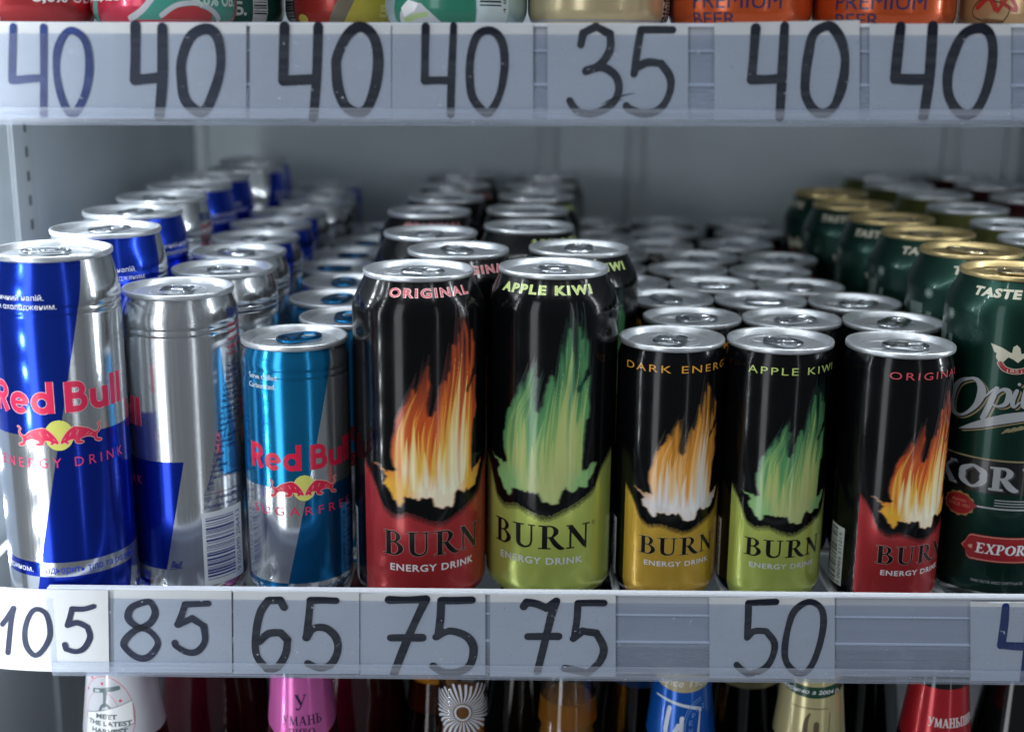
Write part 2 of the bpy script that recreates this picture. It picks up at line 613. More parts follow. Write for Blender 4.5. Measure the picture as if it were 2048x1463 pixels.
GLYPH = {
    'B': (0.82, G_stem(0.2) + [([(.2, .97), (.45, .96), (.6, .77), (.46, .56), (.2, .54)], [.05, .07, .19, .07, .05]),
                               ([(.2, .54), (.5, .52), (.69, .28), (.5, .035), (.2, .03)], [.05, .08, .21, .08, .05])]),
    'U': (0.95, G_stem(.2, .32, 1, .2, True, False) + [([(.2, .34), (.24, .13), (.46, .035), (.68, .13), (.74, .36)], [.2, .17, .09, .08, .08]),
                                                     ([(.74, .34), (.74, 1)], [.08, .08]), ([(.6, .973), (.88, .973)], [SER, SER])]),
    'R': (0.92, G_stem(.2) + [([(.2, .97), (.48, .96), (.63, .75), (.47, .52), (.2, .5)], [.05, .07, .2, .07, .05]),
                              ([(.42, .52), (.62, .22), (.8, .06), (.96, .02)], [.16, .2, .17, .05])]),
    'N': (1.0, [([(.17, .02), (.17, .98)], [.08, .08]), ([(.0, .03), (.34, .03)], [SER, SER]), ([(.0, .973), (.24, .973)], [SER, SER]),
                ([(.14, .96), (.8, .06)], [.21, .19]), ([(.82, -.06), (.82, .98)], [.08, .08]), ([(.66, .973), (1.0, .973)], [SER, SER])]),
    'K': (0.92, G_stem(.2) + [([(.26, .44), (.74, .96)], [.08, .08]), ([(.62, .97), (.9, .97)], [SER, SER]), ([(.4, .58), (.78, .04)], [.2, .2]), ([(.62, .03), (.96, .03)], [SER, SER])]),
    'O': (0.98, [([(.49, .97), (.14, .72), (.12, .5), (.14, .28), (.49, .03), (.84, .28), (.86, .5), (.84, .72), (.49, .97)], [.06, .2, .23, .2, .06, .2, .23, .2, .06])]),
    'Y': (0.9, [([(.45, .0), (.45, .45)], [.2, .2]), ([(.45, .42), (.14, .97)], [.2, .2]), ([(.45, .42), (.76, .97)], [.08, .08]), ([(.0, .973), (.32, .973)], [SER, SER]), ([(.6, .973), (.9, .973)], [SER, SER]), ([(.25, .03), (.65, .03)], [SER, SER])]),
    'F': (0.75, G_stem(.2) + [([(.2, .965), (.7, .965)], [.07, .07]), ([(.69, .98), (.69, .76)], [.07, .03]), ([(.2, .52), (.52, .52)], [.07, .07]), ([(.52, .62), (.52, .4)], [.05, .05])]),
    'E': (0.8, G_stem(.2) + [([(.2, .965), (.7, .965)], [.07, .07]), ([(.69, .98), (.69, .76)], [.07, .03]), ([(.2, .52), (.52, .52)], [.07, .07]), ([(.52, .62), (.52, .4)], [.05, .05]), ([(.2, .035), (.74, .035)], [.07, .07]), ([(.73, .02), (.73, .26)], [.08, .03])]),
    'I': (0.42, G_stem(.21)),
    'X': (0.9, [([(.16, .97), (.74, .03)], [.2, .2]), ([(.74, .97), (.16, .03)], [.08, .08])] + [([(a, b), (a + .32, b)], [SER, SER]) for a in (0, .58) for b in (.03, .97)]),
    'P': (0.78, G_stem(.2) + [([(.2, .97), (.48, .96), (.64, .73), (.47, .48), (.2, .46)], [.05, .07, .2, .07, .05])]),
    'T': (0.85, G_stem(.42, top=False) + [([(.03, .965), (.81, .965)], [.07, .07]), ([(.05, .98), (.03, .74)], [.07, .03]), ([(.79, .98), (.81, .74)], [.07, .03])]),
    'У': (0.85, [([(.12, .97), (.46, .36)], [.2, .18]), ([(.74, .97), (.42, .2), (.22, .03), (.1, .12)], [.08, .08, .1, .14]), ([(.0, .973), (.3, .973)], [SER, SER]), ([(.6, .973), (.88, .973)], [SER, SER])]),
    'М': (1.1, [([(.14, .03), (.18, .97)], [.08, .08]), ([(.18, .95), (.52, .05)], [.19, .17]), ([(.54, .04), (.9, .96)], [.07, .07]), ([(.9, .97), (.94, .03)], [.19, .19]), ([(.0, .03), (.28, .03)], [SER, SER]), ([(.78, .03), (1.08, .03)], [SER, SER])]),
    'А': (0.92, [([(.12, .03), (.44, .97)], [.08, .08]), ([(.44, .97), (.78, .03)], [.2, .2]), ([(.22, .33), (.62, .33)], [.07, .07]), ([(.0, .03), (.26, .03)], [SER, SER]), ([(.62, .03), (.94, .03)], [SER, SER])]),
    'Н': (0.98, G_stem(.2) + G_stem(.78) + [([(.2, .5), (.78, .5)], [.08, .08])]),
    'Ь': (0.78, G_stem(.2) + [([(.2, .54), (.5, .52), (.66, .28), (.5, .035), (.2, .03)], [.05, .08, .2, .08, .05])]),
    'П': (0.98, G_stem(.2, top=False) + G_stem(.78, top=False) + [([(.02, .97), (.96, .97)], [.07, .07])]),
    'И': (0.98, G_stem(.2) + G_stem(.78) + [([(.22, .08), (.76, .92)], [.08, .08])]),
    'В': (0.8, G_stem(.2) + [([(.2, .97), (.45, .96), (.6, .77), (.46, .56), (.2, .54)], [.05, .07, .19, .07, .05]),
                             ([(.2, .54), (.5, .52), (.67, .28), (.5, .035), (.2, .03)], [.05, .08, .21, .08, .05])]),
}

GLYPH['О'] = GLYPH['O']


def serif(pr, word, x0, x1, z0, z1, col, layer=0, grow=0.0, gap=0.1, shear=0.0, dx=0.0, dz=0.0):
    tot = sum(GLYPH[ch][0] for ch in word) + gap * (len(word) - 1)
    ux, uz = (x1 - x0) / tot, z1 - z0
    x = 0.0
    um = (ux + uz) / 2
    for ch in word:
        w, strokes = GLYPH[ch]
        for pts, ws in strokes:
            P = [(x0 + dx + (x + px + shear * (pz - .5)) * ux, z0 + dz + pz * uz) for px, pz in pts]
            # pen widths follow the direction of the stroke
            ww = []
            for i, wv in enumerate(ws):
                a, b = P[max(i - 1, 0)], P[min(i + 1, len(P) - 1)]
                L = math.hypot(b[0] - a[0], b[1] - a[1]) or 1
                vert = abs(b[1] - a[1]) / L
                ww.append(wv * (ux * vert + uz * (1 - vert)) + grow)
            pr.stroke(P, ww, col, layer, smooth=len(P) > 2, closed=False, cap=False, per=5)
        x += w + gap


def arc(cx, cy, rx, ry, a0, a1, n=18):
    return [(cx + rx * math.cos(R(a0 + (a1 - a0) * i / n)), cy + ry * math.sin(R(a0 + (a1 - a0) * i / n))) for i in range(n + 1)]


GEO = {
    'R': (.70, [[(.11, 0), (.11, 1)], [(.1, .9), (.36, .9)] + arc(.38, .69, .21, .21, 90, -90, 10) + [(.1, .48)], [(.33, .5), (.6, .02)]], [.22, .2, .23]),
    'e': (.72, [arc(.36, .34, .255, .255, 0, 318, 26), [(.1, .345), (.66, .345)]], [.2, .13]),
    'd': (.74, [arc(.36, .34, .255, .255, 0, 360, 28), [(.63, 0), (.63, 1.03)]], [.2, .21]),
    'B': (.68, [[(.11, 0), (.11, 1)], [(.1, .9), (.33, .9)] + arc(.34, .715, .19, .185, 90, -90, 10) + [(.1, .53)], [(.1, .53), (.36, .53)] + arc(.38, .315, .2, .215, 90, -90, 10) + [(.1, .1)]], [.22, .19, .2]),
    'u': (.68, [[(.11, .68), (.11, .3)] + arc(.325, .3, .215, .205, 180, 360, 12) + [(.54, .68)], [(.565, 0), (.565, .68)]], [.21, .2]),
    'l': (.22, [[(.11, 0), (.11, 1.03)]], [.21]),
}


def geo(pr, word, x0, x1, z0, z1, col, layer, grow=0.0, gap=.07):
    tot = sum(GEO[c][0] for c in word) + gap * (len(word) - 1)
    ux, uz = (x1 - x0) / tot, z1 - z0
    x = 0.0
    for c in word:
        w, sts, ws = GEO[c]
        for st, sw in zip(sts, ws):
            P = [(x0 + (x + a) * ux, z0 + b * uz) for a, b in st]
            ww = []
            for i in range(len(P)):
                a, b = P[max(i - 1, 0)], P[min(i + 1, len(P) - 1)]
                L = math.hypot(b[0] - a[0], b[1] - a[1]) or 1
                v = abs(b[1] - a[1]) / L
                ww.append(sw * (ux * v + uz * (1 - v)) + grow)
            pr.stroke(P, ww, col, layer, smooth=False, cap=False)
        x += w + gap


def barcode(pr, x0, x1, z0, z1, col, layer, seed, horizontal=True):
    rnd = random.Random(seed)
    lo, hi = (z0, z1) if horizontal else (x0, x1)
    t = lo
    u = (hi - lo) / 95
    while t < hi - u:
        w = rnd.choice((1, 1, 2, 3)) * u
        if horizontal: pr.rect(x0, x1, t, min(t + w, hi), col, layer)
        else: pr.rect(t, min(t + w, hi), z0, z1, col, layer)
        t += w + rnd.choice((1, 1, 2, 3)) * u


# ------------------------------------------------------------------ can parts
def can_profile(h, Rb, rn, zs, foot=0.78, zf=11.0):
    """body outline: foot ring, chamfer, straight wall, shoulder from zs to the neck rn"""
    p = [(Rb * foot - 3.5, 1.6), (Rb * foot - 1.5, 0.2), (Rb * foot, 0.0), (Rb * foot + 1.0, 0.8), (Rb * .90, zf * .30), (Rb * .965, zf * .58),
         (Rb * .992, zf * .82), (Rb, zf)]
    p.append((Rb, zs))
    zt = h - 2.4
    for t in (.06, .13, .21, .3, .4, .52, .64, .76, .88, 1.0):
        # rounded shoulder running into a nearly straight neck cone
        e = t * t * (1.9 - .9 * t) if t < 1 else 1.0
        p.append((Rb + (rn - Rb) * e, zs + (zt - zs) * t))
    return p


def make_lid(h, rl, material, tabm, parent, tab_rot, tab_len=24.0):
    zr = h
    prof = [(rl - 1.0, zr - 3.0), (rl - .25, zr - 2.6), (rl, zr - 2.1), (rl, zr - .6), (rl - .25, zr - .15), (rl - .7, zr), (rl - 1.2, zr - .12),
            (rl - 1.6, zr - .7), (rl - 2.2, zr - 3.2), (rl - 2.9, zr - 5.0), (rl - 3.5, zr - 5.4), (rl - 4.1, zr - 5.0), (rl - 4.5, zr - 3.3),
            (rl - 5.1, zr - 2.7), (rl - 6.2, zr - 2.7), (rl - 6.9, zr - 3.0), (4, zr - 3.0), (0.0, zr - 3.0)]
    # the lathe runs outside in, so list it reversed for outward faces
    o = lathe('lid', prof, material, parent, 72, 50, bottom=False)
    # opening score and beads on the panel
    zt = zr - 3.0
    sc = [(9.5 * math.cos(a) * .95, 11.0 + 6.2 * math.sin(a), zt) for a in [2 * math.pi * k / 30 for k in range(30)]]
    rot = Matrix.Rotation(tab_rot, 3, 'Z')
    sc = [tuple(rot @ Vector(p)) for p in sc]
    v1, f1 = tube_data(sc, .35, 6, True)
    bead = [tuple(rot @ Vector((13.5 * math.cos(a), 2 + 16.2 * math.sin(a), zt))) for a in [2 * math.pi * k / 40 for k in range(40)]]
    v2, f2 = tube_data(bead, .42, 6, True)
    mesh_obj('score_line', v1 + v2, f1 + [tuple(i + len(v1) for i in f) for f in f2], material, o, True)
    # pull tab: a plate with two openings, a rolled rim and the rivet
    W2, Lb, Lf = 7.6, -tab_len * .62, tab_len * .38

    def outline(off, n=10):
        pts = []
        rr = W2 - off
        for k in range(n + 1):
            a = math.pi * k / n
            pts.append((rr * math.cos(a), Lf - W2 + rr * math.sin(a) * .95))
        for k in range(n + 1):
            a = math.pi + math.pi * k / n
            pts.append((rr * .92 * math.cos(a), Lb + W2 + rr * math.sin(a) * .8))
        return pts
    outer = outline(.5)
    hole = [(4.6 * math.cos(-a), Lb + 7.6 + 4.4 * math.sin(-a)) for a in [2 * math.pi * k / 18 for k in range(18)]]
    hole2 = [(3.6 * math.cos(-a), 4.2 + 1.7 * math.sin(-a)) for a in [2 * math.pi * k / 14 for k in range(14)]]
    loops = [[Vector((x, y, 0)) for x, y in l] for l in (outer, hole, hole2)]
    flat = [p for l in loops for p in l]
    bm = bmesh.new()
    bv = [bm.verts.new(p) for p in flat]
    for t in tessellate_polygon(loops):
        try: bm.faces.new([bv[i] for i in t])
        except ValueError: pass
    bmesh.ops.recalc_face_normals(bm, faces=bm.faces[:])
    ex = bmesh.ops.extrude_face_region(bm, geom=bm.faces[:])
    for g in ex['geom']:
        if isinstance(g, bmesh.types.BMVert): g.co.z += .7
    vs, fs = [tuple(v.co) for v in bm.verts], None
    bm.verts.index_update()
    fs = [tuple(v.index for v in f.verts) for f in bm.faces]
    bm.free()
    tilt = Matrix.Rotation(R(-2.0), 3, 'X')
    base = Vector((0, 0, zt + 1.1))
    allv, allf = [], []

    def add(v, f, scale=1.0):
        b = len(allv)
        for p in v:
            q = rot @ (tilt @ (Vector(p) * scale) + base)
            allv.append(q * MM)
        allf.extend(tuple(b + i for i in ff) for ff in f)
    add(vs, fs)
    tv, tf = tube_data([(x, y, .35) for x, y in outline(.1, 12)], .75, 8, True)
    add(tv, tf, 1 / MM)
    tv, tf = tube_data([(x, y, .45) for x, y in hole], .5, 6, True)
    add(tv, tf, 1 / MM)
    rv = []
    for r, z in ((2.9, -.9), (2.9, .9), (2.3, 1.25), (0.01, 1.35)):
        rv += [(r * math.cos(2 * math.pi * k / 16), r * math.sin(2 * math.pi * k / 16), z) for k in range(16)]
    rf = [(i * 16 + k, i * 16 + (k + 1) % 16, (i + 1) * 16 + (k + 1) % 16, (i + 1) * 16 + k) for i in range(3) for k in range(16)]
    add(rv, rf)
    t = mesh_obj('pull_tab', allv, allf, tabm, o, True)
    t.data.set_sharp_from_angle(angle=R(40))
    return o


WHITE, BLACK = (225, 228, 232), (8, 9, 12)

# ---- flame artwork, in degrees round the can and mm up a half litre can
SIL = [(-60.1, 76.7), (-48.0, 73.2), (-38.2, 73.3), (-42.2, 81.1), (-41.6, 87.6), (-39.4, 94.2), (-38.0, 99.6), (-33.2, 104.5), (-26.9, 109.5), (-23.4, 116.0), (-21.6, 112.4), (-17.8, 120.0), (-11.4, 126.5), (-11.8, 120.4), (-9.6, 117.7), (-11.0, 111.2), (-12.5, 107.4), (-11.9, 102.5), (-7.5, 100.2), (-4.5, 104.1), (-3.6, 109.7), (-0.2, 117.7), (1.3, 119.6), (4.5, 117.2), (8.4, 124.5), (10.1, 135.4), (12.1, 136.0), (14.3, 133.0), (16.5, 143.8), (18.7, 141.3), (17.9, 149.8), (22.3, 147.3), (25.7, 142.3), (27.6, 137.4), (29.3, 138.6), (30.8, 143.3), (32.2, 138.4), (34.8, 134.0), (34.5, 127.3), (32.4, 120.7), (26.9, 114.9), (23.6, 111.9), (27.0, 111.2), (37.4, 119.8), (37.0, 113.6), (35.5, 107.5), (37.6, 102.4), (33.6, 95.2), (32.0, 90.1), (31.1, 83.9), (30.2, 77.6), (29.8, 72.6), (31.1, 70.6), (37.2, 71.9), (45.9, 74.8), (42.0, 68.9), (36.3, 65.0), (35.1, 62.5), (25.6, 62.0), (21.7, 60.6), (16.7, 63.1), (13.0, 62.2), (11.5, 58.1), (9.5, 55.2), (-0.0, 54.8), (-4.3, 56.0), (-7.1, 59.7), (-10.9, 60.4), (-19.9, 60.1), (-25.9, 61.0), (-33.7, 60.7), (-33.0, 59.2), (-35.7, 56.6), (-38.7, 58.4), (-43.5, 62.3), (-49.8, 67.1), (-46.2, 70.9)]
CHAR = [(-73.0, 77.5), (-64.3, 71.5), (-58.5, 65.6), (-51.5, 56.4), (-45.9, 53.4), (-39.3, 51.8), (-28.3, 53.0), (-20.9, 51.6), (-11.7, 49.4), (-3.0, 48.0), (4.4, 48.5), (12.8, 51.0), (23.7, 53.8), (36.6, 57.9), (44.5, 61.5), (47.9, 66.2), (54.1, 71.9), (70.0, 79.1)]
TONGUE = [[(-36, 66), (-38, 84), (-36, 96), (-27, 108), (-22, 116)],
          [(-28.6, 64), (-28, 84), (-26.7, 100.8), (-17.6, 112.1), (-11.3, 126)],
          [(-18, 64), (-18, 80), (-19, 95), (-14, 106), (-11, 119)],
          [(-9.0, 66), (-8, 80), (-6.2, 92), (-1.4, 107), (4.5, 118)],
          [(1, 62), (0, 78), (2.0, 95), (7, 116), (11.2, 136)],
          [(8, 60), (6.9, 76), (8, 98), (14, 122), (17.5, 149)],
          [(15, 64), (13, 80), (15.0, 104), (22.6, 130), (22, 147)],
          [(23.0, 66), (24.0, 82), (25.6, 98), (31, 118), (31, 142)],
          [(29, 68), (29, 82), (31.0, 96), (34, 106), (37, 119)]]
PAL = {
    'orange': dict(fray=(78, 30, 28), out=(196, 82, 34), mid=(222, 128, 44), inn=(232, 200, 92), core=(240, 240, 214), bowl=(226, 178, 58)),
    'green': dict(fray=(16, 62, 52), out=(84, 142, 90), mid=(138, 174, 104), inn=(172, 184, 108), core=(178, 184, 122), bowl=(136, 182, 118)),
    'gold': dict(fray=(74, 56, 26), out=(208, 138, 48), mid=(222, 156, 62), inn=(226, 196, 150), core=(226, 230, 236), bowl=(206, 212, 220)),
}


def mixc(a, b, t):
    t = min(1, max(0, t))
    return tuple(x + (y - x) * t for x, y in zip(a, b))


CANVAS = {}
CW, CH, CA0, CZ0, CDA, CDZ = 190, 345, -64.0, 52.0, 0.62, 0.30      # degrees and mm per cell


def flame_canvas(pal, seed):
    """paint the fire once per colour scheme: soft brush strokes laid over one another"""
    if pal in CANVAS: return CANVAS[pal]
    rnd = random.Random(seed)
    rs = np.random.RandomState(seed)
    P = {k: np.array(lin(v)) for k, v in PAL[pal].items()}
    KD = 33 * math.pi / 180
    A = CA0 + CDA * np.arange(CW)
    Z = CZ0 + CDZ * np.arange(CH)
    AA, ZZ = np.meshgrid(A, Z)
    img = np.zeros((CH, CW, 3)) + np.array(lin(BLACK))
    cov = np.zeros((CH, CW))

    def smooth_noise(nx, nz):
        g = rs.rand(nz + 2, nx + 2)
        fx, fz = np.linspace(0, nx, CW), np.linspace(0, nz, CH)
        ix, iz = fx.astype(int), fz.astype(int)
        tx, tz = (fx - ix), (fz - iz)[:, None]
        tx = tx * tx * (3 - 2 * tx)
        t0 = g[iz][:, ix] * (1 - tx) + g[iz][:, ix + 1] * tx
        t1 = g[iz + 1][:, ix] * (1 - tx) + g[iz + 1][:, ix + 1] * tx
        return t0 * (1 - tz) + t1 * tz
    # silhouette mask with frayed edge
    wob = (smooth_noise(60, 14) - .5) * 2.0
    px, pz = AA + wob, ZZ + (smooth_noise(50, 40) - .5) * 2.4
    inside = np.zeros((CH, CW), bool)
    n = len(SIL)
    for i in range(n):
        x0, z0 = SIL[i]
        x1, z1 = SIL[(i + 1) % n]
        if z0 == z1: continue
        c = (z0 > pz) != (z1 > pz)
        inside ^= c & (px < (x1 - x0) * (pz - z0) / (z1 - z0) + x0)
    m = inside.astype(float)
    for _ in range(2):
        m = (m + np.roll(m, 1, 0) + np.roll(m, -1, 0) + np.roll(m, 1, 1) + np.roll(m, -1, 1)) / 5

    streak = smooth_noise(64, 5)
    fade = np.clip((ZZ - 92) / 46, 0, 1) * np.clip((.60 - streak) * 5, 0, 1)
    m = m * (1 - np.clip(fade * 1.2, 0, .95))
    for _ in range(2):
        m = (m + np.roll(m, 1, 1) + np.roll(m, -1, 1)) / 3

    def dab(path, ws, c0, c1, strength, clip=True, soft=1.0):
        nonlocal img, cov
        q = np.array(catmull([(p[0] * KD, p[1], w) for p, w in zip(path, ws)], 6))
        x, z = AA * KD, ZZ
        best = np.full(AA.shape, 9.0)
        tt = np.zeros(AA.shape)
        for i in range(len(q) - 1):
            a, b = q[i], q[i + 1]
            d = b[:2] - a[:2]
            L2 = max(d @ d, 1e-9)
            t = np.clip(((x - a[0]) * d[0] + (z - a[1]) * d[1]) / L2, 0, 1)
            dist = np.hypot(x - a[0] - t * d[0], z - a[1] - t * d[1]) / np.maximum((a[2] + (b[2] - a[2]) * t) / 2, .06)
            u = dist < best
            best = np.where(u, dist, best)
            tt = np.where(u, (i + t) / (len(q) - 1), tt)
        al = np.clip((1 - best) / soft, 0, 1)
        al = al * al * (3 - 2 * al) * strength
        if clip: al = al * m
        col = c0 * (1 - tt[..., None]) + c1 * tt[..., None]
        img = img * (1 - al[..., None]) + col * al[..., None]
        cov = np.maximum(cov, al)

    def path(j, t, lo, hi, jx, jz):
        a, b = TONGUE[j], TONGUE[j + 1]
        ox, oz = rnd.uniform(-jx, jx), rnd.uniform(-jz, jz)
        sway, ph, fq = rnd.uniform(.6, 2.2), rnd.uniform(0, 6.3), rnd.uniform(.5, 1.1)
        out = []
        for i in range(5):
            u = lo + (hi - lo) * i / 4
            f = u * 4
            i0 = min(int(f), 3)
            fr = f - i0
            pa = [a[i0][q] + (a[i0 + 1][q] - a[i0][q]) * fr for q in (0, 1)]
            pb = [b[i0][q] + (b[i0 + 1][q] - b[i0][q]) * fr for q in (0, 1)]
            out.append((pa[0] + (pb[0] - pa[0]) * t + ox + sway * math.sin(ph + 6.28 * fq * u), pa[1] + (pb[1] - pa[1]) * t + oz * u))
        return out
    J = len(TONGUE) - 1
    taper = lambda w: [w * .55, w, w * .9, w * .5, .06]
    for i in range(60):
        dab(path(rnd.randrange(J), rnd.random(), rnd.uniform(.3, .6), rnd.uniform(.86, 1.12), 4.5, 7), taper(rnd.uniform(1.4, 3.6)), P['fray'] * 1.25, P['fray'] * rnd.uniform(.15, .8), rnd.uniform(.35, .9), False)
    g = np.clip((ZZ - 60) / 70, 0, 1)[..., None]
    base = P['mid'] * np.clip(1 - g * 2.4, 0, 1) + P['out'] * np.clip(g * 2.4, 0, 1)
    base = base * (1 - np.clip(g - .62, 0, .38)) + P['fray'] * np.clip(g - .62, 0, .38)
    img = img * (1 - m[..., None]) + base * m[..., None]
    cov = np.maximum(cov, m)
    for i in range(26):     # deep flames between the tongues
        dab(path(rnd.randrange(J), rnd.random(), rnd.uniform(.22, .45), rnd.uniform(.6, 1.0), 2, 3), taper(rnd.uniform(1.6, 3.6)), P['out'], P['out'] * .45 + P['fray'] * .55, .75)
    for i in range(34):
        dab(path(rnd.randrange(J), rnd.random(), rnd.uniform(.0, .3), rnd.uniform(.55, .97), 1.6, 3), taper(rnd.uniform(1.8, 4.4)), P['mid'], P['mid'] * .5 + P['out'] * .5, .74)
    for i in range(26):
        dab(path(rnd.randrange(J), rnd.random(), .0, rnd.uniform(.4, .85), 1.2, 3), taper(rnd.uniform(1.5, 4.0)), P['inn'], P['inn'] * .5 + P['mid'] * .5, .78)
    for j, t, hi, w in ((1, .5, .5, 4.5), (2, .5, .34, 4), (3, .6, .42, 4.2), (4, .5, .4, 4), (5, .5, .66, 5.2), (5, .95, .8, 4.2), (6, .5, .72, 4.6), (6, .9, .5, 3.2), (0, .9, .36, 3.6)):
        dab(path(j, t, .02, hi, 1, 1), taper(w * 1.25), P['core'], P['inn'], .95)
    # bright bowl along the torn edge
    edge = np.clip((72 - ZZ + .10 * np.abs(AA)) / 9, 0, 1) * m
    side = np.clip((np.abs(AA + 2) - 15) / 14, 0, 1)
    bc = P['core'][None, None] * (1 - side[..., None]) + P['bowl'][None, None] * side[..., None]
    e = (edge * .8)[..., None]
    img = img * (1 - e) + bc * e
    st = 1 + ((smooth_noise(46, 7) - .5) * .14)[..., None] * m[..., None]
    img = img * st
    CANVAS[pal] = (img, np.maximum(cov, m))
    return CANVAS[pal]


def flame_mesh(rd, zf, pal, seed, parent):
    img, cov = flame_canvas(pal, seed)
    vs, ns, fs, idx = [], [], [], {}
    cols = []

    def vid(i, j):
        if (i, j) not in idx:
            p, nn = rd.map((CA0 + CDA * i + 6) * rd.k, zf(CZ0 + CDZ * j), .10)
            idx[(i, j)] = len(vs)
            vs.append(tuple(p))
            ns.append(tuple(nn))
            c = img[j, i]
            cols.extend((float(c[0]), float(c[1]), float(c[2]), 1.0))
        return idx[(i, j)]
    for j in range(CH - 1):
        for i in range(CW - 1):
            if cov[j:j + 2, i:i + 2].max() > .03:
                fs.append((vid(i, j), vid(i + 1, j), vid(i + 1, j + 1), vid(i, j + 1)))
    o = mesh_obj('flame_print', vs, fs, M['flame'], parent, True)
    at = o.data.color_attributes.new('Col', 'FLOAT_COLOR', 'POINT')
    at.data.foreach_set('color', cols)
    o.data.normals_split_custom_set_from_vertices(ns)
    return o


def panel_print(k, zf, col, seed):
    """coloured lower part with its charred upper edge"""
    rnd = random.Random(seed)
    pr = Print()

    def edge(dz, amp):
        out = []
        C = catmull([(a + 6, z) for a, z in CHAR], 14)
        for a, z in C:
            out.append((a * k, zf(z + dz) + rnd.uniform(-amp, amp)))
        return out
    lo = 3.2
    for layer, dz, mx, amp in ((0, 0.0, .55, .55), (1, -1.6, .25, .6), (2, -3.0, 0.0, .5)):
        e = edge(dz, amp)
        pr.poly([(e[0][0], lo), (e[-1][0], lo)] + list(reversed(e)), mixc(col, (20, 16, 14), mx), layer)
    return pr


def make_burn(kind, big):
    """kind: original / apple / dark"""
    if big: h, Rb, rn, zs, rl, zf = 168.0, 33.0, 26.2, 148.0, 27.3, (lambda z: z)
    else: h, Rb, rn, zs, rl, zf = 134.0, 26.5, 24.6, 123.5, 26.3, (lambda z: .74 * z + 5)
    g = {'original': 'orange', 'apple': 'green', 'dark': 'gold'}[kind]
    pc = {'original': (176, 50, 54), 'apple': (190, 206, 104), 'dark': (218, 176, 68)}[kind]
    root = empty('energy_drink_can')
    prof = can_profile(h, Rb, rn, zs)
    body = lathe('body', prof, M['black_can'], root, top=False)
    rd = Round(prof[3:], Rb)
    k = rd.k
    seed = hash(kind) % 7 if False else {'original': 3, 'apple': 5, 'dark': 8}[kind]
    f = Print()      # bare aluminium at the foot
    f.rect(-179 * k, 179 * k, .9, 3.0 if big else 2.4, (190, 194, 198), 0)
    rd.build(f, 'foot_ring', M['foil'], body)
    rd.build(panel_print(k, zf, pc, seed), 'colour_panel', M['satin'], body)
    flame_mesh(rd, zf, g, seed, body)
    b = Print()
    if kind == 'original':
        serif(b, 'BURN', -45 * k, 46 * k, zf(30.5), zf(43), (196, 150, 140), 3, grow=.35)
    if kind == 'dark':
        serif(b, 'BURN', -45 * k, 46 * k, zf(30.5), zf(43), (200, 180, 130), 3, grow=.25)
    serif(b, 'BURN', -45 * k, 46 * k, zf(30.5), zf(43), BLACK, 4)
    b.ellipse(50 * k, zf(42.5), .9, .9, BLACK, 4, 14, .7)
    rd.build(b, 'brand_lettering', M['print'], body)
    e = Print()
    ec = (214, 214, 218) if kind != 'apple' else (196, 202, 204)
    e.text('ENERGY DRINK', -39 * k, 39 * k, zf(22.3), zf(26.0), ec, 4, bold=.022, space=1.12)
    rd.build(e, 'drink_lettering', M['print'], body)
    n = Print()
    w = {'original': ('ORIGINAL', 37, (196, 76, 86), (226, 180, 180)), 'apple': ('APPLE KIWI', 44, (176, 196, 110), (200, 214, 150)), 'dark': ('DARK ENERGY', 62, (206, 146, 52), None)}[kind]
    if big: z0, z1, hw = 158.6, 162.4, w[1] + 4
    else: z0, z1, hw = 121.2, 124.8, w[1] + 9
    if w[3] and big: n.text(w[0], -hw * k, hw * k, z0 - .3, z1 + .3, w[3], 1, bold=.05, space=1.25, shear=.0)
    n.text(w[0], -hw * k, hw * k, z0, z1, w[2], 2, bold=.0, space=1.25)
    rd.build(n, 'flavour_lettering', M['print'], body)
    c = Print()
    c.rect(-112 * k, -84 * k, zf(6), zf(48), (200, 204, 206), 2)
    barcode(c, -110 * k, -95 * k, zf(7), zf(46), BLACK, 3, 11)
    c.text('5 060466 511019', -92.5 * k, -86.5 * k, zf(7), zf(44), BLACK, 3, rot=1)
    rd.build(c, 'barcode_panel', M['print'], body)
    s = Print()
    rr = random.Random(4)
    for i in range(9):
        s.text(rr.choice(('напій безалкогольний', 'енергетичний напій', 'склад: вода, цукор', 'зберігати охолодженим')), (-150 + i * 4.2) * k, (-147.8 + i * 4.2) * k, zf(12), zf(rr.uniform(80, 105)), (96, 98, 104), 2, rot=1)
    rd.build(s, 'small_print', M['print'], body)
    make_lid(h, rl, M['lid'], M['tab'], root, R({'original': 40, 'apple': 15, 'dark': -35}[kind]))
    return root


BULL = [(170, 120), (176, 112), (188, 118), (198, 132), (188, 150), (196, 172), (222, 182), (262, 150), (300, 134), (330, 126), (362, 122), (398, 148), (426, 184), (448, 226), (446, 246), (424, 236), (412, 248), (398, 244), (404, 226),
        (372, 216), (356, 226), (352, 246), (318, 254), (300, 246), (308, 236), (326, 232), (316, 216), (282, 206), (248, 212), (226, 228), (218, 250), (186, 262), (172, 254), (182, 242), (204, 236), (208, 212), (204, 196), (184, 178), (178, 152), (188, 136), (182, 126)]


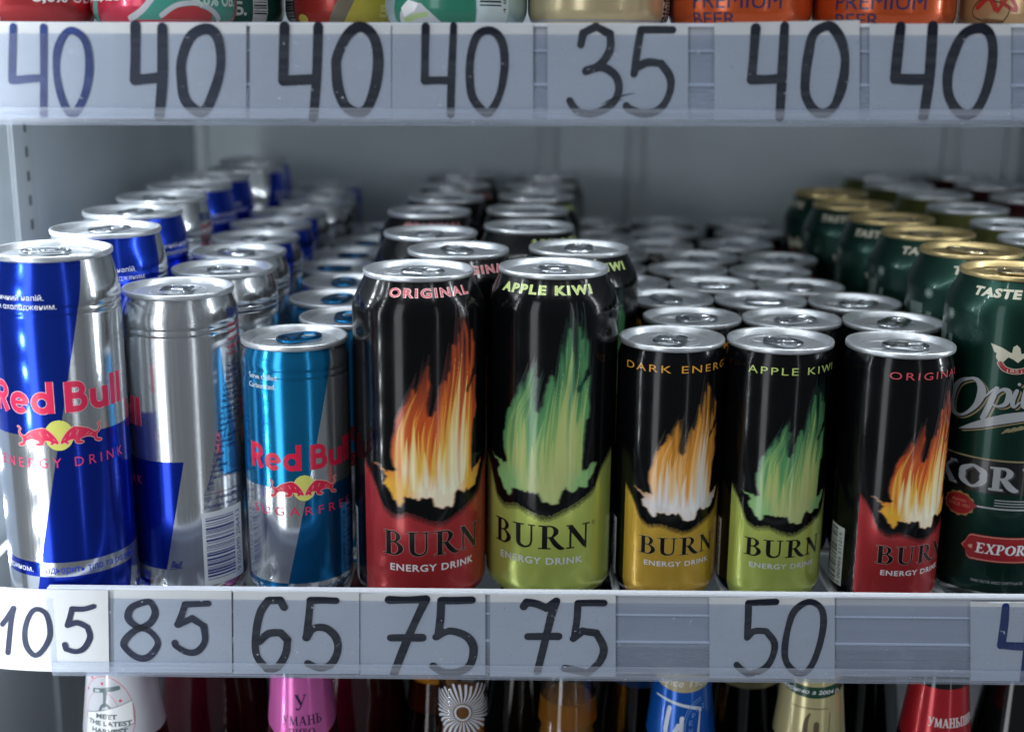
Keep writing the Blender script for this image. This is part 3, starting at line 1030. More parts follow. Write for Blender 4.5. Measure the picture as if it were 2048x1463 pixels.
def make_bull_can(kind):
    """kind: tall / mid (blue and silver), light (teal sugarfree)"""
    h, Rb, rn, zs, rl = {'tall': (181.0, 30.0, 26.6, 160.0, 27.75), 'mid': (157.6, 28.7, 25.6, 143.0, 27.0), 'light': (134.0, 26.5, 24.6, 123.0, 26.3)}[kind]
    root = empty('energy_drink_can')
    prof = can_profile(h, Rb, rn, zs)
    # two rolled beads under the shoulder
    i = next(n for n, p in enumerate(prof) if p[1] == zs)
    prof[i:i + 1] = [(Rb, zs - 7), (Rb - .35, zs - 6), (Rb, zs - 5), (Rb, zs - 3.6), (Rb - .35, zs - 2.7), (Rb, zs - 1.6), (Rb, zs)]
    body = lathe('body', prof, M['can_silver'], root, top=False)
    rd = Round(prof[3:], Rb)
    k = rd.k
    if kind == 'light': UL, LR, SUB, RED = (26, 134, 192), (16, 112, 172), 'SUGARFREE', (206, 26, 66)
    else: UL, LR, SUB, RED = (26, 62, 190), (20, 54, 184), 'ENERGY DRINK', (214, 44, 84)
    zsun = {'tall': 99, 'mid': 86, 'light': 63}[kind]
    zsp = {'tall': 99, 'mid': 75.5, 'light': 63}[kind]
    zt = {'tall': 178.0, 'mid': 155.0, 'light': 131.5}[kind]
    zb = {'tall': 37, 'mid': 19.5, 'light': 13.0}[kind]
    if kind == 'light': dv = lambda z: .48 * (z - zsun) + 4
    else: dv = lambda z: .40 * (z - zsun) + 0.5
    q = Print()
    HW = 111
    n = 14
    zz = [zsp + (zt - zsp) * i / n for i in range(n + 1)]
    q.poly([((dv(z) - HW) * k, z) for z in zz][::-1] + [((dv(z)) * k, z) for z in zz], UL, 0) if False else None
    q.poly([((dv(zsp) - HW) * k, zsp), (dv(zsp) * k, zsp), (dv(zt) * k, zt), ((dv(zt) - HW) * k, zt)], UL, 0)
    q.poly([(dv(zb) * k, zb), ((dv(zb) + HW) * k, zb), ((dv(zsp) + HW) * k, zsp), (dv(zsp) * k, zsp)], LR, 0)
    # foot: band with the slogan and the block below it
    hb = 7.2
    q.poly([((dv(zb - hb) - HW) * k, zb - hb), (dv(zb - hb) * k, zb - hb), (dv(zb) * k, zb), ((dv(zb) - HW) * k, zb)], LR, 0)
    if zb - hb > 4:
        q.poly([(dv(3) * k, 3.0), ((dv(3) + HW - 18) * k, 3.0), ((dv(zb - hb) + HW - 18) * k, zb - hb), (dv(zb - hb) * k, zb - hb)], LR, 0)
    rd.build(q, 'colour_fields', M['foil'], body)
    s = Print()
    s.ellipse(0, zsun, 12.2 * k, 7.2 if kind == 'tall' else 6.6, (206, 206, 104), 1, 44)
    rd.build(s, 'sun_disc', M['print'], body)
    sc = .063 if kind == 'tall' else .058
    for sg in (1, -1):
        b = Print()
        lp = [((px - 457) / 285 * 37 * k * sg, zsun + (180 - py) * sc) for px, py in BULL]
        if sg < 0: lp = lp[::-1]
        cx, cz = sum(p[0] for p in lp) / len(lp), sum(p[1] for p in lp) / len(lp)
        b.stroke(lp + [lp[0]], .55, (232, 190, 170), 2, smooth=True, closed=False, cap=False, per=3)
        b.poly(catmull(lp, 3, True), RED, 3)
        # muscle lines
        for a in ((262, 175, 286, 196), (330, 150, 345, 185), (380, 165, 392, 190), (240, 190, 262, 200), (418, 205, 432, 220)):
            b.stroke([((a[0] - 457) / 285 * 37 * k * sg, zsun + (180 - a[1]) * sc), ((a[2] - 457) / 285 * 37 * k * sg, zsun + (180 - a[3]) * sc)], [.3, .15], (236, 170, 150), 4, cap=False)
        rd.build(b, 'bull_emblem', M['print'], body)
    t = Print()
    zr0, zr1 = {'tall': (109.5, 124), 'mid': (92.5, 106.5), 'light': (72.0, 84.8)}[kind]
    if kind != 'light':
        geo(t, 'Red', -63 * k, -2 * k, zr0, zr1, (230, 190, 200), 1, .5)
        geo(t, 'Bull', 7 * k, 64.5 * k, zr0, zr1, (230, 190, 200), 1, .5)
    geo(t, 'Red', -63 * k, -2 * k, zr0, zr1, RED, 2)
    geo(t, 'Bull', 7 * k, 64.5 * k, zr0, zr1, RED, 2)
    t.ellipse(69 * k, zr0 + 2.2, 1.0, 1.0, (90, 96, 104), 2, 18, .82)
    t.text('R', 68.2 * k, 69.9 * k, zr0 + 1.7, zr0 + 2.8, (90, 96, 104), 2)
    rd.build(t, 'brand_lettering', M['print'], body)
    e = Print()
    ze = {'tall': (83.6, 88.2), 'mid': (62.4, 66.8), 'light': (48.8, 53.2)}[kind]
    e.text(SUB, -61 * k, 61 * k, ze[0], ze[1], (216, 64, 110) if kind != 'light' else (206, 36, 76), 2, space=1.55)
    rd.build(e, 'drink_lettering', M['print'], body)
    d = Print()
    if kind == 'light':
        d.text('Serve chilled.', -62 * k, -24 * k, 117.0, 119.8, WHITE, 2)
        d.text('Carbonated.', -62 * k, -27 * k, 112.6, 115.2, WHITE, 2)
    else:
        dz = h - 181
        d.text('Енергетичний напій.', -72 * k, -4 * k, 161.0 + dz, 164.3 + dz, WHITE, 2)
        d.text('Вживати охолодженим.', -72 * k, 6 * k, 157.0 + dz, 160.2 + dz, WHITE, 2)
    rd.build(d, 'serving_lettering', M['print'], body)
    m = Print()
    a, c = ('З таурином.', 'Бадьорить тіло та розум.') if kind != 'light' else ('With Taurine.', 'Vitalizes body and mind.')
    m.text(a, (dv(zb) - 58) * k, (dv(zb) - 9) * k, zb - 5.9, zb - 2.0, WHITE, 2)
    m.text(c, (dv(zb) - 1) * k, (dv(zb) + 91) * k, zb - 6.2, zb - 1.6, LR if kind != 'light' else (20, 96, 150), 2)
    rd.build(m, 'slogan_lettering', M['print'], body)
    # back of the can: nutrition column and barcode
    z0, z1 = (12.6, 45.3)
    w = Print()
    w.rect(118 * k if kind == 'tall' else 121.5 * k, 171 * k, z0 - 3, z1 + 3, (206, 211, 218), 1)
    barcode(w, 125 * k, 158 * k, z0, z1, (24, 48, 120), 2, 21)
    w.text('9 002490 206413', 160.5 * k, 167 * k, z0, z1, (24, 48, 120), 2, rot=1)
    rd.build(w, 'barcode_panel', M['print'], body)
    x = Print()
    NV, RD = (34, 48, 110), (186, 40, 74)
    top = h - 12
    x.text('RED BULL', 163 * k, 196 * k, top - 2.0, top + 2.6, NV, 2, bold=.03)
    for i, tx in enumerate(('Безалкогольний', 'Пастеризований', 'енергетичний', 'напій. Містить', 'кофеїн')):
        x.text(tx, (163 - i * .8) * k, (163 - i * .8 + 2.5 * len(tx)) * k, top - 6.2 - i * 3.6, top - 3.8 - i * 3.6, RD, 2)
    lines = ('Рекомендоване', 'вживання для', 'дорослих. Не', 'для дітей та', 'вагітних. Склад:', 'вода, цукор,', 'кислота, таурин', 'вітаміни. Вміст', 'кофеїну високий', 'Поживна цінність', 'Енергетична', 'Жири', 'в т.ч. насичені', 'Вуглеводи', 'в т.ч. цукри', 'Білки', 'Сіль', 'Вітаміни', 'Ніацин', 'Пантотенова кислота', 'B6', 'B12')
    zz0 = top - 24.5
    stp = (zz0 - 58.5) / len(lines)
    for i, tx in enumerate(lines):
        z = zz0 - i * stp
        x0 = 158 - i * (30.0 / len(lines))
        x.text(tx, x0 * k, (x0 + 2.3 * len(tx)) * k, z - stp * .72, z, NV, 2)
    x.stroke([(158.5 * k, zz0 - 9 * stp), (125.5 * k, 57.5)], .25, NV, 2)
    x.stroke([(125.5 * k, 57.5), (176 * k, 57.5)], .25, NV, 2)
    x.text('РДН – Рекомендована доза', 125 * k, 178 * k, 53.6, 56.2, NV, 2)
    x.text('Виробник: Red Bull GmbH', 125 * k, 178 * k, 49.8, 52.2, NV, 2)
    x.text('EUAE', 84.5 * k, 99 * k, 9.2, 11.2, NV, 2, bold=.03, space=1.4)
    x.text('Ball', 89 * k, 101 * k, 20.6, 24.0, NV, 2, bold=.03, shear=.4)
    x.stroke([(88 * k, 19.6), (101 * k, 20.6)], .3, NV, 2)
    rd.build(x, 'nutrition_print', M['print'], body)
    make_lid(h, rl, M['lid'], M['tab_teal'] if kind == 'light' else M['tab'], root, R({'tall': -70, 'mid': 100, 'light': 105}[kind]))
    return root


CREAM = (188, 184, 164)
SILV = (152, 156, 160)


def make_green_can():
    root = empty('beer_can')
    prof = can_profile(168, 33, 26.2, 147)
    body = lathe('body', prof, M['green_can'], root, top=False)
    rd = Round(prof[3:], 33)
    k = rd.k
    f = Print()
    f.rect(-179 * k, 179 * k, .9, 6.2, (196, 200, 202), 0)
    rd.build(f, 'foot_ring', M['foil'], body)
    t = Print()
    t.text('TASTE', -60 * k, -14 * k, 157.4, 161.8, CREAM, 1, bold=.05, shear=.12, space=1.1)
    rd.build(t, 'slogan_lettering', M['print'], body)
    e = Print()
    e.poly([(x * k, z) for x, z in ((-36, 135.6), (-32.5, 131.5), (-30.5, 131.0), (-30.8, 128.9), (-28, 126.6), (-24.5, 127.0), (-21, 129.5), (-17, 128.6), (-13, 127), (-9, 129.5), (-5.5, 127.0), (-2, 126.6), (.8, 128.9), (.5, 131), (2.5, 131.5), (6, 135.6), (1, 134.8), (-4, 133.8), (-8, 132.2), (-11, 131.4), (-12.4, 134.4), (-15.2, 135.8), (-18, 134.6), (-18.4, 131.6), (-21, 132.2), (-26, 133.8), (-31, 134.8))][::-1], CREAM, 1)
    rd.build(e, 'eagle_emblem', M['print'], body)
    r_ = Print()
    r_.stroke([(-27 * k, 126.2), (-23 * k, 123.6), (-15 * k, 122.6), (-7 * k, 123.6), (-3 * k, 126.2)], 2.8, CREAM, 0)
    r_.stroke([(-27 * k, 126.2), (-23 * k, 123.6), (-15 * k, 122.6), (-7 * k, 123.6), (-3 * k, 126.2)], 2.2, (150, 34, 48), 1)
    r_.text('1851', -21 * k, -9 * k, 122.0, 123.6, CREAM, 2)
    rd.build(r_, 'ribbon_emblem', M['print'], body)
    o = Print()
    for col, dx, dz, lay in (((128, 118, 88), 2.6, -.9, 1), (BLACK, 1.2, -.4, 2), (SILV, 0, 0, 3)):
        D = lambda p: [((x + dx) * k, z + dz) for x, z in p]
        o.stroke(D([(-49, 116.6), (-61, 113.5), (-68.5, 105.5), (-65, 98), (-55, 97.2), (-44, 103), (-39.5, 110.5), (-43, 115.6), (-49, 116.6), (-55, 115.2)]), [1.2, 2.4, 4.6, 2.6, 1.3, 2.6, 4.4, 2.6, 1.4, .5], col, lay)
        o.stroke(D([(-41, 106.5), (-36, 109), (-30, 113)]), [.7, 1.0, .8], col, lay)
        o.stroke(D([(-27.5, 113.4), (-31, 107), (-36.5, 97.8)]), [2.4, 2.8, 2.6], col, lay)
        o.stroke(D([(-29, 109.5), (-23, 113.2), (-17.5, 112.0), (-19, 106.5), (-25, 104.6), (-29.5, 105.2)]), [.8, 1.6, 2.8, 2.4, 1.2, .8], col, lay)
        x = -15.0
        for ch, top in (('i', 113), ('l', 118), ('l', 118), ('i', 113), ('a', 113)):
            if ch == 'a':
                o.stroke(D([(x + 6, 112.5), (x + 1, 111), (x - 1, 107), (x + 3, 105), (x + 7, 109), (x + 8, 113), (x + 7.5, 107), (x + 10, 105), (x + 14, 107)]), [1.0, 2.2, 2.4, 1.2, 1.0, 2.2, 2.4, 1.3, .6], col, lay)
            else:
                o.stroke(D([(x + 3.5, top), (x + 1, 108), (x + 2.5, 105), (x + 7, 107.5)]), [2.0, 2.4, 1.6, .7], col, lay)
                if ch == 'i': o.ellipse((x + 5 + dx) * k, 116.4 + dz, .8, .8, col, lay, 14)
            x += 8.5
        o.stroke(D([(-57, 89.8), (-42, 93.5), (-25, 97.4), (-8, 100.0), (20, 102), (45, 101)]), [.3, 3.2, 4.6, 4.8, 3.2, .4], col, lay)
    for i in range(4):
        o.stroke([((-20 + 5 * i) * k, 91.0 + i * .8), ((-15 + 5 * i) * k, 93 + i * .8), ((-11 + 5 * i) * k, 92.2 + i)], [.4, 1.8, .3], (128, 118, 88), 1)
    rd.build(o, 'brand_script', M['print'], body)
    c = Print()
    c.poly([(-86 * k, 59.4), (84 * k, 59.4), (84 * k, 76.2), (-86 * k, 76.2)], (9, 12, 14), 0)
    c.stroke([(-82 * k, 76.9), (80 * k, 76.9)], .9, (128, 118, 88), 1, smooth=False, cap=False)
    serif(c, 'KORYFEI', -78 * k, 80 * k, 61.6, 73.4, SILV, 3, grow=.5, gap=.12)
    serif(c, 'KORYFEI', -78 * k, 80 * k, 61.6, 73.4, (60, 64, 66), 1, grow=.7, gap=.12, dx=.9, dz=-.5)
    for z in (56.4, 55.0, 53.6):
        c.stroke([(-20 * k, z), (60 * k, z)], .5, SILV, 1, smooth=False, cap=False)
    c.stroke([(-36 * k, 51.9), (60 * k, 51.9)], .9, SILV, 1, smooth=False, cap=False)
    rd.build(c, 'name_band', M['print'], body)
    s = Print()
    s.poly([((-50 + (14.2 + .7 * math.cos(12 * a)) * math.cos(a)) * k, 51.4 + (6.3 + .35 * math.cos(12 * a)) * math.sin(a)) for a in [2 * math.pi * q / 96 for q in range(96)]], (150, 112, 70), 1)
    s.ellipse(-50 * k, 51.4, 12.8 * k, 5.4, (142, 34, 36), 2)
    s.poly([((-38.6) * k, 54.2), (-33.5 * k, 51.8), (-38.6 * k, 49.2)][::-1], (142, 34, 36), 2)
    s.text('BREWED', -57 * k, -43 * k, 52.4, 53.8, (196, 120, 96), 3)
    s.text('SINCE 1851', -60 * k, -40 * k, 50.0, 51.6, (196, 120, 96), 3)
    rd.build(s, 'wax_seal', M['print'], body)
    x = Print()
    B = lambda g: [(-43 * k - g, 30.4), (-40.5 * k, 32.5 + g), (-38.5 * k, 35.2 + g), (-36 * k, 36.4 + g), (24 * k, 36.4 + g), (26.5 * k, 35.2 + g), (28.5 * k, 32.5), (31 * k + g, 30.4), (28.5 * k, 28.3), (26.5 * k, 25.4 - g), (24 * k, 24.4 - g), (-36 * k, 24.4 - g), (-38.5 * k, 25.6 - g), (-40.5 * k, 28.3)]
    x.poly(B(.9)[::-1], (150, 40, 44), 1)
    x.poly(B(.45)[::-1], (206, 150, 130), 2)
    x.poly(B(0)[::-1], (150, 36, 42), 3)
    serif(x, 'EXPORT', -31 * k, 19 * k, 27.8, 33.0, WHITE, 4, grow=.18, shear=.12)
    x.ellipse(-36.5 * k, 30.4, .9, .9, (206, 150, 130), 4, 12)
    x.ellipse(-35.2 * k, 30.4, .5, 1.3, (206, 150, 130), 4, 12)
    rd.build(x, 'export_badge', M['print'], body)
    m = Print()
    m.text('ПИВО СВІТЛЕ. ВМІСТ СПИРТУ 4,2% ОБ.', -33 * k, 12 * k, 11.8, 13.4, SILV, 1, bold=.02)
    for i in range(9):
        m.rect((-104 + i * 2.0) * k, (-103.0 + i * 2.0) * k, 118, 140, (120, 138, 130), 1)
    for i in range(4):
        m.rect((-81 + i * 1.5) * k, (-80.3 + i * 1.5) * k, 120, 136, (120, 138, 130), 1)
    for i in range(6):
        a = math.pi * i / 6
        m.stroke([((-80 + 5 * math.cos(a)) * k, 146 + 2.8 * math.sin(a)), ((-80 - 5 * math.cos(a)) * k, 146 - 2.8 * math.sin(a))], .5, (120, 138, 130), 1)
    rd.build(m, 'small_print', M['print'], body)
    make_lid(168, 27.3, M['lid_gold'], M['tab_gold'], root, R(60))
    return root


def make_plain_can(name, bodymat, band, lidm, deco=None, zlow=4.0):
    root = empty(name)
    prof = can_profile(168, 33, 26.2, 147)
    body = lathe('body', prof, bodymat, root, top=False)
    rd = Round(prof[3:], 33)
    k = rd.k
    f = Print()
    f.rect(-179 * k, 179 * k, .8, zlow - .6, (186, 190, 194), 0)
    rd.build(f, 'foot_ring', M['foil'], body)
    p = Print()
    p.rect(-179.5 * k, 179.5 * k, zlow, 158, band, 0)
    rd.build(p, 'label_print', M['satin'], body)
    if deco:
        d = Print()
        deco(d, k)
        rd.build(d, 'label_artwork', M['print'], body)
    make_lid(168, 27.3, lidm, M['tab'], root, R(20))
    return root


def copy_thing(root):
    r = root.copy()
    COL.objects.link(r)
    for ch in root.children:
        c = ch.copy()
        COL.objects.link(c)
        c.parent = r
        for g in ch.children:
            d = g.copy()
            COL.objects.link(d)
            d.parent = c
    return r


def place(o, x, y, z, rz, label, cat, group=None):
    o.location = (x * MM, y * MM, z * MM)
    o.rotation_euler = (0, 0, R(rz))
    setp(o, label, cat, group)
    return o


# ------------------------------------------------------------------ the cooler
XL, XR, YB, YF = -293.0, 462.0, 1190.0, 556.0
setp(box('left_wall', XL - 18, XL, 565, YB, -262, 640, M['liner'], bev=1), kind='structure')
setp(box('right_wall', XR, XR + 18, 575, YB, -262, 640, M['liner'], bev=1), kind='structure')
setp(box('back_wall', XL - 18, XR + 18, YB + .5, YB + 20, -262, 640, M['liner']), kind='structure')
setp(box('cooler_floor', XL - 18, XR + 18, 540, YB, -284, -262.5, M['shelf']), kind='structure')

for (x0, x1, lab) in ((24, 38, 'narrow grey steel upright on the back wall above the green kiwi cans'), (104, 118, 'narrow grey steel upright on the back wall behind the short black cans'),
                      (-300 + 9, -281, 'pale steel upright in the back left corner of the cooler'), (392, 405, 'grey steel upright on the back wall above the red beer cans'), (449, 461, 'dark steel upright in the back right corner of the cooler')):
    u = empty('steel_upright', ((x0 + x1) / 2 * MM, 1188 * MM, 0))
    setp(u, lab, 'upright', 'steel uprights of the cooler')
    w = (x1 - x0) / 2
    box('channel', -w, w, -3.5, 1.5, -255, 600, M['upright'], u, .8)
u = empty('slotted_upright', (XL * MM, 770 * MM, 0))
setp(u, 'pale slotted steel upright on the left wall behind the blue cans', 'upright')
box('channel', .2, 1.6, -16, 16, -258, 600, M['upright'], u, .8)
box('edge_flange', .2, 1.0, -19, -16.4, -258, 600, M['upright'], u, .5)
for k in range(44):
    box('slot', 1.0, 1.8, -1.5 + 4, 2.5 + 4, -40 + k * 14.5, -34 + k * 14.5, M['slot'], u)

# wire shelf that the cans stand on
ws = setp(empty('wire_shelf', (0, 0, 0)), 'white wire shelf under the front cans', 'shelf')
w0 = None
nw = 27
for k in range(nw):
    x = -284 + k * 28.3
    if w0 is None:
        w0 = tube('wire', [(0, 566, -2.05), (0, 1180, -2.05)], 2.0, M['wire'], ws, 8)
        w0.location.x = x * MM
    else:
        c = w0.copy()
        COL.objects.link(c)
        c.parent = ws
        c.location.x = x * MM
c0 = None
for y in (572, 690, 860, 1030, 1176):
    if c0 is None:
        c0 = tube('cross_wire', [(-288, 0, -6.4), (458, 0, -6.4)], 2.3, M['wire'], ws, 8)
        c0.location.y = y * MM
    else:
        c = c0.copy()
        COL.objects.link(c)
        c.parent = ws
        c.location.y = y * MM
us = setp(empty('upper_shelf', (0, 0, 0)), 'solid shelf above, holding the red, green and orange cans', 'shelf')
box('shelf_board', -284, 458, 562, 1180, 269.5, 278.5, M['shelf'], us, .6)


def rail(label, x0, x1, ztop, zbot, zmid, tilt, y=553.5, clear=True):
    """clear plastic price rail: back plate, ribs, see-through skirt and cover; x in mm"""
    root = empty('price_rail', (0, y * MM, ztop * MM))
    root.rotation_euler = (0, R(-tilt), 0)
    setp(root, label, 'price rail', 'clear plastic price rails on the shelf edges')
    H = ztop - zbot
    zm = zmid - ztop
    box('back_panel', x0, x1, 1.4, 3.0, zm, -.8, M['rail_back'], root, .3)
    box('shelf_beam', x0 + 3, x1, 3.4, 8.0, zm + 1, -5.0, M['beam'], root, .8)
    box('skirt', x0, x1, 1.2, 2.8, -H + 1.4, zm - .6, M['rail_clear'], root, .2)
    box('top_edge', x0, x1, .2, 4.2, -.7, 1.0, M['rib'], root, .45)
    box('rib', x0, x1, .6, 1.5, -10.7, -9.9, M['rib'], root, .2)
    box('rib', x0, x1, .5, 1.5, zm - .55, zm + .75, M['rib'], root, .3)
    box('cover', x0, x1, -1.1, -.7, -H + 6.0, -3.6, M['cover'], root)
    box('bottom_lip', x0, x1, -1.9, -1.0, -H, -H + 6.4, M['lip'], root, .3)
    box('lip_edge', x0, x1, -1.7, 2.6, -H - 1.0, -H + .0, M['lip'], root, .3)
    return root


rail('clear price rail along the upper shelf edge under the row of forties', -262, 330, 281.8, 241.6, 257.6, .42)
rail('clear price rail along the lower shelf edge under the energy drinks', -215.5, 340, 26.4, -15.6, 2.4, .0)

